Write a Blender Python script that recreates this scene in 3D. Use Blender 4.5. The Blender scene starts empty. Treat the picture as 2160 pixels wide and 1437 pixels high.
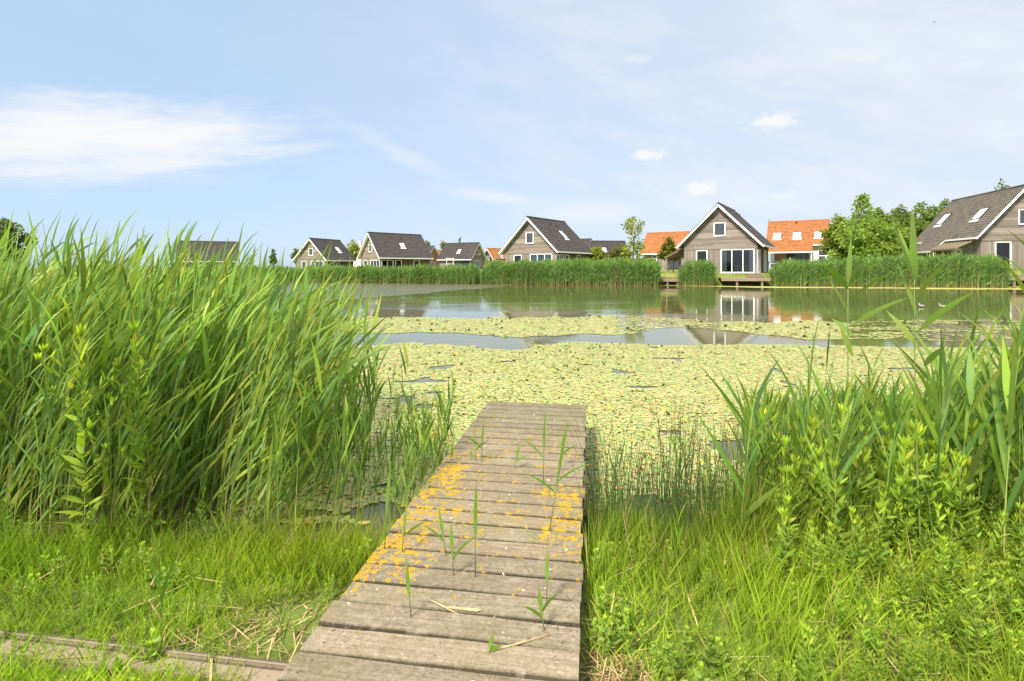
import bpy, math, random
import numpy as np
from mathutils import Vector
R = math.radians
rng = np.random.default_rng(11)
random.seed(5)
S = bpy.context.scene
C = S.collection
CAMZ = 1.71

# ------------------------------------------------------------------ helpers
def tag(o, label=None, cat=None, group=None, kind=None):
    if label: o['label'] = label
    if cat: o['category'] = cat
    if group: o['group'] = group
    if kind: o['kind'] = kind
    return o

def empty(name, loc=(0, 0, 0), rz=0, label=None, cat=None, group=None):
    o = bpy.data.objects.new(name, None); C.objects.link(o)
    o.location = loc; o.rotation_euler = (0, 0, rz); o.empty_display_size = .2
    return tag(o, label, cat, group)

def link(name, me, parent=None):
    o = bpy.data.objects.new(name, me); C.objects.link(o)
    if parent: o.parent = parent
    return o

def npmesh(name, V, F, mat, col=None, smooth=False, uv=None):
    """V (n,3), F (m,k) arrays -> mesh; col (n,3) a point colour attribute; uv (m*k,2)"""
    V = np.asarray(V, np.float32).reshape(-1, 3); F = np.asarray(F, np.int32)
    me = bpy.data.meshes.new(name); k = F.shape[1]
    me.vertices.add(len(V)); me.vertices.foreach_set('co', V.ravel())
    me.loops.add(F.size); me.loops.foreach_set('vertex_index', F.ravel())
    me.polygons.add(len(F)); me.polygons.foreach_set('loop_start', np.arange(0, F.size, k, dtype=np.int32))
    try: me.polygons.foreach_set('loop_total', np.full(len(F), k, np.int32))
    except Exception: pass
    me.polygons.foreach_set('use_smooth', np.full(len(F), smooth))
    if col is not None:
        a = me.color_attributes.new('Col', 'FLOAT_COLOR', 'POINT')
        cc = np.ones((len(V), 4), np.float32); cc[:, :3] = col
        a.data.foreach_set('color', cc.ravel())
    if uv is not None:
        l = me.uv_layers.new(name='UVMap'); l.data.foreach_set('uv', np.asarray(uv, np.float32).ravel())
    me.update(calc_edges=True); me.validate()
    me.materials.append(mat)
    return me

class MB:
    """collects boxes, tubes and polygons and links them as ONE mesh"""
    def __init__(s): s.v = []; s.f = []; s.uv = []
    def poly(s, pts, uv=None):
        i = len(s.v); s.v += [tuple(p) for p in pts]; s.f.append(tuple(range(i, i + len(pts))))
        s.uv.append(uv if uv else [(0, 0)] * len(pts)); return s
    def box(s, a, b):
        x0, y0, z0 = [min(a[i], b[i]) for i in range(3)]; x1, y1, z1 = [max(a[i], b[i]) for i in range(3)]
        return s.hexa([(x0, y0, z0), (x1, y0, z0), (x1, y1, z0), (x0, y1, z0), (x0, y0, z1), (x1, y0, z1), (x1, y1, z1), (x0, y1, z1)])
    def hexa(s, P):
        P = [Vector(p) for p in P]
        for q in ((0, 3, 2, 1), (4, 5, 6, 7), (0, 1, 5, 4), (1, 2, 6, 5), (2, 3, 7, 6), (3, 0, 4, 7)):
            pts = [P[k] for k in q]
            e = (pts[1] - pts[0]).length; g = (pts[3] - pts[0]).length
            s.poly(pts, [(0, 0), (e, 0), (e, g), (0, g)])
        return s
    def bar(s, a, b, w, h=None, up=(0, 0, 1)):
        a = Vector(a); b = Vector(b); d = (b - a).normalized(); u = Vector(up)
        if abs(d.dot(u)) > .95: u = Vector((0, 1, 0))
        x = d.cross(u).normalized(); z = x.cross(d); h = h or w
        x *= w / 2; z *= h / 2
        return s.hexa([a - x - z, a + x - z, b + x - z, b - x - z, a - x + z, a + x + z, b + x + z, b - x + z])
    def tube(s, pts, rad, n=8, cap=True):
        pts = [Vector(p) for p in pts]
        if not hasattr(rad, '__len__'): rad = [rad] * len(pts)
        b = len(s.v)
        for i, p in enumerate(pts):
            d = (pts[min(i + 1, len(pts) - 1)] - pts[max(i - 1, 0)]).normalized()
            u = Vector((1, 0, 0)) if abs(d.x) < .9 else Vector((0, 1, 0))
            x = d.cross(u).normalized(); y = d.cross(x)
            for k in range(n):
                a = 2 * math.pi * k / n
                s.v.append(tuple(p + (x * math.cos(a) + y * math.sin(a)) * rad[i]))
        for i in range(len(pts) - 1):
            for k in range(n):
                q = (b + i * n + k, b + i * n + (k + 1) % n, b + (i + 1) * n + (k + 1) % n, b + (i + 1) * n + k)
                s.f.append(q); s.uv.append([(k / n, i), ((k + 1) / n, i), ((k + 1) / n, i + 1), (k / n, i + 1)])
        if cap:
            for o, rev in ((b, 0), (b + (len(pts) - 1) * n, 1)):
                q = tuple(range(o, o + n)); s.f.append(q if rev else q[::-1]); s.uv.append([(0, 0)] * n)
        return s
    def mesh(s, name, mat, smooth=False):
        me = bpy.data.meshes.new(name); me.from_pydata(s.v, [], s.f)
        l = me.uv_layers.new(name='UVMap')
        l.data.foreach_set('uv', np.array([c for f in s.uv for c in f], np.float32).ravel())
        me.polygons.foreach_set('use_smooth', np.full(len(s.f), smooth))
        me.materials.append(mat); me.update(); return me
    def build(s, name, mat, parent=None, smooth=False):
        return link(name, s.mesh(name, mat, smooth), parent)

def nrm(a): return a / np.maximum(np.linalg.norm(a, axis=-1, keepdims=True), 1e-9)
def cat(parts):
    """join (V,F,Col) triples"""
    V = []; F = []; K = []; o = 0
    for v, f, c in parts:
        V.append(v); F.append(f + o); K.append(c); o += len(v)
    return np.concatenate(V), np.concatenate(F), np.concatenate(K)

def ribbons(base, d0, d1, ln, wd, prof, cA, cB, ref):
    n = len(base); k = len(prof); t = np.linspace(0, 1, k)
    dirs = nrm(d0[:, None] * (1 - t)[None, :, None] + d1[:, None] * t[None, :, None])
    pos = np.zeros((n, k, 3)); pos[:, 0] = base
    for i in range(1, k): pos[:, i] = pos[:, i - 1] + (dirs[:, i] + dirs[:, i - 1]) * .5 * (ln / (k - 1))[:, None]
    side = nrm(np.cross(dirs, ref[:, None])) * (np.asarray(prof)[None, :] * wd[:, None] * .5)[..., None]
    V = np.stack([pos - side, pos + side], 2).reshape(-1, 3)
    i = np.arange(k - 1); q = np.stack([2 * i, 2 * i + 1, 2 * i + 3, 2 * i + 2], 1)
    F = (q[None] + (np.arange(n) * 2 * k)[:, None, None]).reshape(-1, 4)
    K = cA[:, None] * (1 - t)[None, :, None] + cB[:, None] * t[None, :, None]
    return V, F, np.repeat(K, 2, axis=1).reshape(-1, 3)

def tubes(pos, rad, col, m=3):
    n, k, _ = pos.shape
    a = 2 * np.pi * np.arange(m) / m
    off = np.stack([np.cos(a), np.sin(a), 0 * a], -1)
    V = (pos[:, :, None] + off[None, None] * rad[:, :, None, None]).reshape(-1, 3)
    i, j = np.meshgrid(np.arange(k - 1), np.arange(m), indexing='ij')
    q = np.stack([i * m + j, i * m + (j + 1) % m, (i + 1) * m + (j + 1) % m, (i + 1) * m + j], -1).reshape(-1, 4)
    F = (q[None] + (np.arange(n) * k * m)[:, None, None]).reshape(-1, 4)
    return V, F, np.repeat(col, m, axis=1).reshape(-1, 3)

_tab = np.random.default_rng(3).random((64, 64))
def vnoise(x, y, sc):
    x = np.asarray(x, float) / sc + 100; y = np.asarray(y, float) / sc + 100
    i = np.floor(x).astype(int); j = np.floor(y).astype(int); u = x - i; v = y - j
    u = u * u * (3 - 2 * u); v = v * v * (3 - 2 * v)
    g = lambda a, b: _tab[a % 64, b % 64]
    return (g(i, j) * (1 - u) + g(i + 1, j) * u) * (1 - v) + (g(i, j + 1) * (1 - u) + g(i + 1, j + 1) * u) * v
def sst(a, b, x):
    t = np.clip((x - a) / (b - a), 0, 1); return t * t * (3 - 2 * t)

# ------------------------------------------------------------------ terrain
SH = np.array([-18.5, 60.0]); SD = nrm(np.array([60.0, -15.2])); SN = np.array([-SD[1], SD[0]])
def far_s(x, y): return (x - SH[0]) * SN[0] + (y - SH[1]) * SN[1]        # metres beyond the far shoreline
def near_line(x): return 3.45 + .05 * np.clip(x - 1, 0, 6) ** 1.3 + .05 * np.sin(x * 2.1)
def ground_z(x, y):
    x = np.asarray(x, float); y = np.asarray(y, float)
    s = far_s(x, y)
    far = -.6 + 1.8 * sst(-1.6, 4.2, s) + .25 * sst(5, 60, s) + .3 * sst(36, 46, x) * sst(0, 6, s)
    e = near_line(x) - y
    nr = -.5 + .68 * sst(-1.1, 1.1, e) + .05 * (vnoise(x, y, .35) - .5) * sst(-.2, .6, e)
    return np.where(y > 25, far, nr)
def shore_pt(px):
    """point on the far shoreline in the direction of image column px"""
    k = (px - 1080) / 1100
    d = (SH[0] * SN[0] + SH[1] * SN[1]) / (k * SN[0] + SN[1])
    return np.array([k * d, d])
def onz(px, py, z=0.0):
    d = (CAMZ - z) * 1100 / (py - 566); return Vector(((px - 1080) * d / 1100, d, z))
def onground(px, py):
    z = .15
    for _ in range(6):
        p = onz(px, py, z); z = float(ground_z(p.x, p.y))
        z = max(z, 0)
    return Vector((p.x, p.y, z))
def at(px, py, d): return Vector(((px - 1080) * d / 1100, d, CAMZ - (py - 566) * d / 1100))

# ------------------------------------------------------------------ materials
def newmat(name):
    m = bpy.data.materials.new(name); m.use_nodes = True; nt = m.node_tree
    return m, nt, nt.nodes['Principled BSDF']
def N(nt, t, **k):
    n = nt.nodes.new(t)
    for a, b in k.items():
        if a.startswith('i_'):
            key = a[2:]; key = int(key) if key.isdigit() else key.replace('_', ' ')
            n.inputs[key].default_value = b
        else: setattr(n, a, b)
    return n
def L(nt, a, b): nt.links.new(a, b)
def ramp(nt, src, stops):
    r = nt.nodes.new('ShaderNodeValToRGB'); e = r.color_ramp.elements
    while len(e) < len(stops): e.new(.5)
    for q, (p, c) in zip(e, stops): q.position = p; q.color = (*c, 1) if len(c) == 3 else c
    L(nt, src, r.inputs[0]); return r.outputs[0]
def mth(nt, op, a, b=None, c=None, clamp=False):
    n = nt.nodes.new('ShaderNodeMath'); n.operation = op; n.use_clamp = clamp
    for i, x in enumerate((a, b, c)):
        if x is None: continue
        if hasattr(x, 'node'): L(nt, x, n.inputs[i])
        else: n.inputs[i].default_value = x
    return n.outputs[0]
def mixc(nt, f, a, b, mode='MIX'):
    n = nt.nodes.new('ShaderNodeMix'); n.data_type = 'RGBA'; n.blend_type = mode
    for k, x in ((0, f), (6, a), (7, b)):
        if hasattr(x, 'node'): L(nt, x, n.inputs[k])
        elif k == 0: n.inputs[0].default_value = x
        else: n.inputs[k].default_value = (*x, 1)
    return n.outputs[2]
def noise(nt, vec, scale, detail=4, rough=.55):
    n = N(nt, 'ShaderNodeTexNoise', i_Scale=scale, i_Detail=detail, i_Roughness=rough)
    if vec is not None: L(nt, vec, n.inputs['Vector'])
    return n.outputs[0]
def mapv(nt, vec, sc):
    n = N(nt, 'ShaderNodeMapping'); n.inputs['Scale'].default_value = sc; L(nt, vec, n.inputs[0]); return n.outputs[0]
def bump(nt, b, h, st, dist=.02):
    n = N(nt, 'ShaderNodeBump', i_Strength=st, i_Distance=dist); L(nt, h, n.inputs['Height']); L(nt, n.outputs[0], b.inputs['Normal'])

def plain(name, col, rough=.6, spec=.5, var=.12, sc=6):
    m, nt, b = newmat(name); tc = N(nt, 'ShaderNodeTexCoord')
    n = noise(nt, tc.outputs['Object'], sc)
    lo = tuple(c * (1 - var) for c in col); hi = tuple(min(1, c * (1 + var)) for c in col)
    L(nt, ramp(nt, n, [(.3, lo), (.7, hi)]), b.inputs['Base Color'])
    b.inputs['Roughness'].default_value = rough; b.inputs['Specular IOR Level'].default_value = spec
    return m

def leafmat(name, trans=.4, rough=.45, spec=.35, tint=(1.15, 1.25, .55)):
    m, nt, b = newmat(name); a = N(nt, 'ShaderNodeAttribute', attribute_name='Col')
    L(nt, a.outputs['Color'], b.inputs['Base Color'])
    b.inputs['Roughness'].default_value = rough; b.inputs['Specular IOR Level'].default_value = spec
    t = N(nt, 'ShaderNodeBsdfTranslucent'); L(nt, mixc(nt, 1, a.outputs['Color'], tint, 'MULTIPLY'), t.inputs[0])
    mx = N(nt, 'ShaderNodeMixShader', i_0=trans); L(nt, b.outputs[0], mx.inputs[1]); L(nt, t.outputs[0], mx.inputs[2])
    L(nt, mx.outputs[0], nt.nodes['Material Output'].inputs[0]); return m
def attrmat(name, rough=.6, spec=.3):
    m, nt, b = newmat(name); a = N(nt, 'ShaderNodeAttribute', attribute_name='Col')
    L(nt, a.outputs['Color'], b.inputs['Base Color']); b.inputs['Roughness'].default_value = rough
    b.inputs['Specular IOR Level'].default_value = spec; return m

def boards(name, colA, colB, width, vertical):
    """weathered boards from UVs in metres"""
    m, nt, b = newmat(name); uv = N(nt, 'ShaderNodeUVMap'); sx = N(nt, 'ShaderNodeSeparateXYZ'); L(nt, uv.outputs[0], sx.inputs[0])
    ax = sx.outputs[0] if vertical else sx.outputs[1]; al = sx.outputs[1] if vertical else sx.outputs[0]
    q = mth(nt, 'DIVIDE', ax, width); idx = mth(nt, 'FLOOR', q); fr = mth(nt, 'FRACT', q)
    cb = N(nt, 'ShaderNodeCombineXYZ'); L(nt, idx, cb.inputs[0]); L(nt, mth(nt, 'FLOOR', mth(nt, 'ADD', mth(nt, 'DIVIDE', al, 3.1), mth(nt, 'MULTIPLY', idx, .37))), cb.inputs[1])
    wn = N(nt, 'ShaderNodeTexWhiteNoise', noise_dimensions='3D'); L(nt, cb.outputs[0], wn.inputs[0])
    gv = N(nt, 'ShaderNodeCombineXYZ'); L(nt, mth(nt, 'MULTIPLY', al, 1.2), gv.inputs[0]); L(nt, mth(nt, 'MULTIPLY', ax, 16), gv.inputs[1]); L(nt, idx, gv.inputs[2])
    g = noise(nt, gv.outputs[0], 1.5, 5, .6)
    f = mth(nt, 'ADD', mth(nt, 'MULTIPLY', wn.outputs[0], .55), mth(nt, 'MULTIPLY', g, .5))
    c = ramp(nt, f, [(.2, colA), (.85, colB)])
    gap = mth(nt, 'LESS_THAN', fr, .07)
    c2 = mixc(nt, mth(nt, 'MULTIPLY', gap, .75), c, tuple(x * .25 for x in colA))
    L(nt, c2, b.inputs['Base Color']); b.inputs['Roughness'].default_value = .8; b.inputs['Specular IOR Level'].default_value = .2
    bump(nt, b, mth(nt, 'SUBTRACT', mth(nt, 'MULTIPLY', g, .3), gap), .6, .02); return m

def tilemat(name, cA, cB, moss=None):
    m, nt, b = newmat(name); uv = N(nt, 'ShaderNodeUVMap'); sx = N(nt, 'ShaderNodeSeparateXYZ'); L(nt, uv.outputs[0], sx.inputs[0])
    cb = N(nt, 'ShaderNodeCombineXYZ'); L(nt, mth(nt, 'FLOOR', mth(nt, 'DIVIDE', sx.outputs[0], .3)), cb.inputs[0]); L(nt, mth(nt, 'FLOOR', mth(nt, 'DIVIDE', sx.outputs[1], .34)), cb.inputs[1])
    wn = N(nt, 'ShaderNodeTexWhiteNoise', noise_dimensions='3D'); L(nt, cb.outputs[0], wn.inputs[0])
    n = noise(nt, uv.outputs[0], 1.3, 5)
    f = mth(nt, 'ADD', mth(nt, 'MULTIPLY', wn.outputs[0], .5), mth(nt, 'MULTIPLY', n, .5))
    c = ramp(nt, f, [(.2, cA), (.8, cB)])
    if moss:
        mk = ramp(nt, noise(nt, uv.outputs[0], .9, 8, .7), [(.47, (0, 0, 0)), (.62, (1, 1, 1))])
        c = mixc(nt, mth(nt, 'MULTIPLY', mk, .6), c, moss)
    L(nt, c, b.inputs['Base Color']); b.inputs['Roughness'].default_value = .55; b.inputs['Specular IOR Level'].default_value = .35; return m

M = {}
M['leaf'] = leafmat('reed_leaf', .42, .5, .2); M['leafsoft'] = leafmat('herb_leaf', .5, .6, .06)
M['treeleaf'] = leafmat('tree_leaf', .5, .6, .1); M['stem'] = attrmat('plant_stem', .6, .25); M['straw'] = attrmat('dead_straw', .8, .1)
M['clad_h'] = boards('weathered_cladding_horizontal', (.142, .115, .094), (.305, .26, .216), .2, False)
M['clad_v'] = boards('weathered_cladding_vertical', (.162, .133, .109), (.285, .245, .21), .19, True)
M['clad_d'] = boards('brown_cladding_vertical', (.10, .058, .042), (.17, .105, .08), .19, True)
M['clad_black'] = boards('black_cladding', (.02, .022, .026), (.04, .043, .05), .2, True)
M['clad_white'] = boards('white_cladding', (.66, .65, .66), (.74, .73, .74), .22, True)
M['timber'] = boards('weathered_timber', (.15, .118, .085), (.29, .23, .165), .14, False)
M['render'] = plain('white_render', (.72, .71, .71), .8, .2, .05, 1)
M['white'] = plain('white_paint', (.84, .83, .81), .45, .4, .03, 2)
M['cream'] = plain('cream_paint', (.72, .68, .60), .55, .3, .06, 2)
M['dark'] = plain('dark_metal', (.03, .03, .033), .5, .5, .2, 3)
M['grey'] = plain('grey_metal', (.3, .3, .31), .5, .5, .1, 3)
M['tile'] = tilemat('dark_roof_tile', (.025, .0205, .02), (.052, .044, .043))
M['tile_moss'] = tilemat('mossy_roof_tile', (.05, .042, .037), (.10, .085, .075), (.125, .10, .04))
M['tile_orange'] = tilemat('orange_roof_tile', (.22, .078, .025), (.32, .128, .04))
M['corr'] = tilemat('grey_corrugated_sheet', (.22, .19, .15), (.34, .29, .24))
M['curtain'] = plain('pale_curtain', (.55, .60, .60), .9, .1, .12, 5)
M['wood'] = plain('pale_chair_wood', (.5, .38, .2), .5, .3)
M['skyglass'] = plain('skylight_glass_painted_sky', (.8, .82, .85), .08, .8, .03)  # white base colour stands in for bright sky reflected in the skylights
M['bark'] = plain('tree_bark', (.13, .10, .07), .9, .1, .35, 12)
M['flower'] = plain('yellow_petal', (.75, .52, .02), .5, .3)
def glass():
    m, nt, b = newmat('window_glass'); tr = N(nt, 'ShaderNodeBsdfTransparent'); tr.inputs[0].default_value = (.86, .9, .9, 1)
    gl = N(nt, 'ShaderNodeBsdfGlossy', i_Roughness=.02); fr = N(nt, 'ShaderNodeFresnel', i_IOR=1.5)
    mx = N(nt, 'ShaderNodeMixShader'); L(nt, mth(nt, 'ADD', mth(nt, 'MULTIPLY', fr.outputs[0], 1.2), .04, clamp=True), mx.inputs[0])
    L(nt, tr.outputs[0], mx.inputs[1]); L(nt, gl.outputs[0], mx.inputs[2]); L(nt, mx.outputs[0], nt.nodes['Material Output'].inputs[0]); return m
M['glass'] = glass()
M['glassdark'] = plain('dark_window_glass', (.05, .055, .065), .05, .6, .2)
def brick():
    m, nt, b = newmat('orange_brick'); uv = N(nt, 'ShaderNodeUVMap')
    t = N(nt, 'ShaderNodeTexBrick', i_Scale=1.0, i_Mortar_Size=.008, i_Brick_Width=.22, i_Row_Height=.07)
    t.inputs['Color1'].default_value = (.34, .13, .06, 1); t.inputs['Color2'].default_value = (.24, .085, .04, 1); t.inputs['Mortar'].default_value = (.3, .22, .16, 1)
    L(nt, uv.outputs[0], t.inputs[0]); L(nt, t.outputs[0], b.inputs['Base Color']); b.inputs['Roughness'].default_value = .85; return m
M['brick'] = brick()

def groundmat():
    m, nt, b = newmat('bank_soil_and_turf'); g = N(nt, 'ShaderNodeNewGeometry')
    p = g.outputs['Position']; n1 = noise(nt, p, 1.6, 6, .65); n2 = noise(nt, p, 22, 4, .7); n3 = noise(nt, p, .35, 4, .6)
    sx = N(nt, 'ShaderNodeSeparateXYZ'); L(nt, p, sx.inputs[0])
    near = ramp(nt, mth(nt, 'ADD', mth(nt, 'MULTIPLY', n1, .6), mth(nt, 'MULTIPLY', n2, .4)), [(.3, (.04, .032, .017)), (.44, (.09, .072, .036)), (.50, (.10, .135, .028)), (.75, (.15, .21, .035))])
    far = ramp(nt, mth(nt, 'ADD', mth(nt, 'MULTIPLY', n1, .5), mth(nt, 'MULTIPLY', n3, .5)), [(.32, (.10, .14, .03)), (.5, (.17, .2, .045)), (.7, (.24, .22, .07))])
    isfar = ramp(nt, mth(nt, 'DIVIDE', sx.outputs[1], 100), [(.2, (0, 0, 0)), (.4, (1, 1, 1))])
    L(nt, mixc(nt, isfar, near, far), b.inputs['Base Color']); b.inputs['Roughness'].default_value = .95; b.inputs['Specular IOR Level'].default_value = .1
    bump(nt, b, n2, .6, .03); return m
M['ground'] = groundmat()

def watermat():
    m, nt, b = newmat('pond_water'); g = N(nt, 'ShaderNodeNewGeometry'); p = g.outputs['Position']
    sx = N(nt, 'ShaderNodeSeparateXYZ'); L(nt, p, sx.inputs[0]); X, Y = sx.outputs[0], sx.outputs[1]
    b.inputs['Base Color'].default_value = (.085, .088, .034, 1); b.inputs['Roughness'].default_value = .03
    b.inputs['IOR'].default_value = 1.33; b.inputs['Specular IOR Level'].default_value = .62
    # a light breeze ruffles the far left corner; a band of faint ripples crosses the middle
    edge = mth(nt, 'ADD', mth(nt, 'MULTIPLY', mth(nt, 'SUBTRACT', Y, 31.0), -.41), mth(nt, 'MULTIPLY', X, 1.0))
    wob = mth(nt, 'MULTIPLY', mth(nt, 'SUBTRACT', noise(nt, mapv(nt, p, (.5, .16, 1)), 1, 4), .5), 5)
    # line through (-8.8,31.4) and (-2.9,45.9): X - (-8.8) - .41*(Y-31.4) < 0 on the ruffled side
    f = mth(nt, 'ADD', mth(nt, 'ADD', edge, 8.9), wob)
    wind = ramp(nt, mth(nt, 'ADD', mth(nt, 'MULTIPLY', f, .3), .5), [(.25, (1, 1, 1)), (.75, (0, 0, 0))])
    wind = mth(nt, 'MULTIPLY', wind, ramp(nt, mth(nt, 'DIVIDE', Y, 60), [(.42, (0, 0, 0)), (.55, (1, 1, 1))]))
    rip = noise(nt, mapv(nt, p, (1.6, 3.2, 1)), 1.2, 3, .5)
    fine = noise(nt, mapv(nt, p, (5, 9, 1)), 1.0, 3, .6)
    patch = ramp(nt, noise(nt, mapv(nt, p, (.10, .3, 1)), 1, 3), [(.52, (0, 0, 0)), (.66, (1, 1, 1))])
    amp = mth(nt, 'ADD', mth(nt, 'ADD', .010, mth(nt, 'MULTIPLY', patch, .05)), mth(nt, 'MULTIPLY', wind, 1.3))
    h = mth(nt, 'MULTIPLY', mth(nt, 'ADD', rip, mth(nt, 'MULTIPLY', fine, .5)), amp)
    bump(nt, b, h, 1, .12)
    L(nt, mth(nt, 'ADD', .03, mth(nt, 'MULTIPLY', wind, .14)), b.inputs['Roughness']); return m
M['water'] = watermat()

def deckmat():
    m, nt, b = newmat('lichen_spotted_deck_board'); tc = N(nt, 'ShaderNodeTexCoord'); p = tc.outputs['Object']
    sx = N(nt, 'ShaderNodeSeparateXYZ'); L(nt, p, sx.inputs[0]); X, Y = sx.outputs[0], sx.outputs[1]
    a = N(nt, 'ShaderNodeAttribute', attribute_name='Col')
    grain = noise(nt, mapv(nt, p, (3, 70, 20)), 1, 6, .7); spot = noise(nt, p, 55, 5, .75); big = noise(nt, p, 2.6, 4, .6); mid = noise(nt, p, 14, 5, .7)
    fine = noise(nt, p, 170, 3, .8)
    f = mth(nt, 'ADD', mth(nt, 'ADD', mth(nt, 'MULTIPLY', grain, .30), mth(nt, 'MULTIPLY', spot, .36)), mth(nt, 'MULTIPLY', fine, .34))
    c = ramp(nt, f, [(.36, (.055, .042, .028)), (.46, (.168, .137, .095)), (.54, (.235, .195, .138)), (.65, (.41, .355, .27))])
    c = mixc(nt, ramp(nt, big, [(.42, (0, 0, 0)), (.66, (.5, .5, .5))]), c, (.15, .125, .06), 'MIX')      # algae film
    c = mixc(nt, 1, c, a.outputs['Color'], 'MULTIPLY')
    grey = ramp(nt, mid, [(.55, (0, 0, 0)), (.72, (.75, .75, .75))])
    c = mixc(nt, grey, c, (.275, .235, .175))
    dk = ramp(nt, noise(nt, p, 30, 3, .6), [(.66, (0, 0, 0)), (.76, (.75, .75, .75))]); c = mixc(nt, dk, c, (.06, .04, .028))
    # orange lichen: along both edges, mostly on the middle boards
    wob = mth(nt, 'MULTIPLY', mth(nt, 'SUBTRACT', big, .5), .6)
    def band(v, lo, hi, s):
        up = mth(nt, 'DIVIDE', mth(nt, 'SUBTRACT', v, lo), s, clamp=True); dn = mth(nt, 'DIVIDE', mth(nt, 'SUBTRACT', hi, v), s, clamp=True)
        return mth(nt, 'MULTIPLY', up, dn)
    left = mth(nt, 'MULTIPLY', band(mth(nt, 'ADD', X, wob), -.9, .04, .4), band(Y, -3.45, -1.25, .35))
    right = mth(nt, 'MULTIPLY', band(mth(nt, 'ADD', X, wob), .14, .9, .3), band(Y, -3.1, -1.75, .35))
    rest = mth(nt, 'MULTIPLY', band(Y, -3.5, -.3, .5), .42)
    mk = mth(nt, 'MAXIMUM', mth(nt, 'MAXIMUM', left, right), rest)
    ln = mth(nt, 'ADD', mth(nt, 'MULTIPLY', noise(nt, p, 27, 7, .64), .6), mth(nt, 'MULTIPLY', noise(nt, p, 9, 3, .5), .3))
    li = mth(nt, 'GREATER_THAN', mth(nt, 'ADD', ln, mth(nt, 'MULTIPLY', mk, .135)), .585)
    lc = ramp(nt, spot, [(.3, (.24, .14, .014)), (.6, (.38, .245, .026)), (.75, (.45, .35, .07))])
    c = mixc(nt, li, c, lc)
    wh = ramp(nt, noise(nt, p, 34, 1, .4), [(.775, (0, 0, 0)), (.79, (1, 1, 1))]); c = mixc(nt, mth(nt, 'MULTIPLY', wh, .8), c, (.7, .67, .63))
    L(nt, c, b.inputs['Base Color']); b.inputs['Roughness'].default_value = .9; b.inputs['Specular IOR Level'].default_value = .15
    bump(nt, b, mth(nt, 'ADD', f, mth(nt, 'MULTIPLY', li, .6)), .55, .006); return m
M['deck'] = deckmat()

# ------------------------------------------------------------------ ground, water
def axis(*segs):
    out = []
    for a, b, st in segs: out += list(np.arange(a, b, st))
    return np.array(out + [segs[-1][1]], float)
gx = axis((-1500, -200, 100), (-200, -70, 10), (-70, -8, 1.6), (-8, 8, .14), (8, 75, 1.6), (75, 200, 10), (200, 1500, 100))
gy = axis((-60, 0, 6), (0, 5.2, .13), (5.2, 40, 3), (40, 85, .7), (85, 200, 8), (200, 2200, 125))
GX, GY = np.meshgrid(gx, gy)
nx = len(gx); ny = len(gy)
V = np.stack([GX, GY, ground_z(GX, GY)], -1).reshape(-1, 3)
i, j = np.meshgrid(np.arange(ny - 1), np.arange(nx - 1), indexing='ij'); k = i * nx + j
F = np.stack([k, k + 1, k + nx + 1, k + nx], -1).reshape(-1, 4)
tag(link('ground', npmesh('ground', V, F, M['ground'], smooth=True)), 'grassy banks around the pond', None, kind='structure')
w = MB(); w.poly([(-220, 2, 0), (220, 2, 0), (220, 125, 0), (-220, 125, 0)])
tag(w.build('pond_water', M['water']), 'still olive pond water reflecting houses and sky', None, kind='structure')
pa = MB()
P0 = at(1330, 571.5, 60); P1 = at(1450, 571.5, 58)
for a, b_ in ((P0, P1),):
    gz = lambda x, y: float(ground_z(x, y)) + .012
    for q in range(6):
        x0 = a.x + (b_.x - a.x) * q / 6; x1 = a.x + (b_.x - a.x) * (q + 1) / 6; y0 = a.y + (b_.y - a.y) * q / 6; y1 = a.y + (b_.y - a.y) * (q + 1) / 6
        pa.poly([(x0, y0, gz(x0, y0)), (x1, y1, gz(x1, y1)), (x1, y1 + 2.0, gz(x1, y1 + 2)), (x0, y0 + 2.0, gz(x0, y0 + 2))])
M['path'] = plain('pale_shell_path', (.62, .55, .44), .9, .1, .1)
tag(pa.build('path', M['path']), 'pale path across the lawn', None, kind='structure')

# ------------------------------------------------------------------ houses
def tile_slope(y0, y1, top, down, nor, length, per=.3, row=.34, smp=5, h=.024, step=.035):
    """corrugated tile surface in house coordinates: top = (x,z) at the upper edge, down/nor unit (x,z) directions"""
    n = max(2, int((y1 - y0) / per * smp)); ys = np.linspace(y0, y1, n + 1)
    nr = max(1, int(round(length / row))); rl = length / nr
    vs = []; hs = []
    for q in range(nr): vs += [q * rl, (q + 1) * rl - .004]; hs += [.0, step]
    vs = np.array(vs); hs = np.array(hs)
    ph = 2 * np.pi * ys / per; cor = h * (np.sin(ph) + .35 * np.sin(2 * ph + .6))
    YY, VV = np.meshgrid(ys, vs); HH = hs[:, None] + cor[None] + .03
    X = top[0] + down[0] * VV + nor[0] * HH; Z = top[1] + down[1] * VV + nor[1] * HH
    V = np.stack([X, YY, Z], -1).reshape(-1, 3); m = n + 1
    i, j = np.meshgrid(np.arange(len(vs) - 1), np.arange(n), indexing='ij'); k = i * m + j
    F = np.stack([k, k + 1, k + m + 1, k + m], -1).reshape(-1, 4)
    uv = np.stack([YY, VV], -1).reshape(-1, 2)
    return V, F, uv

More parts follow.
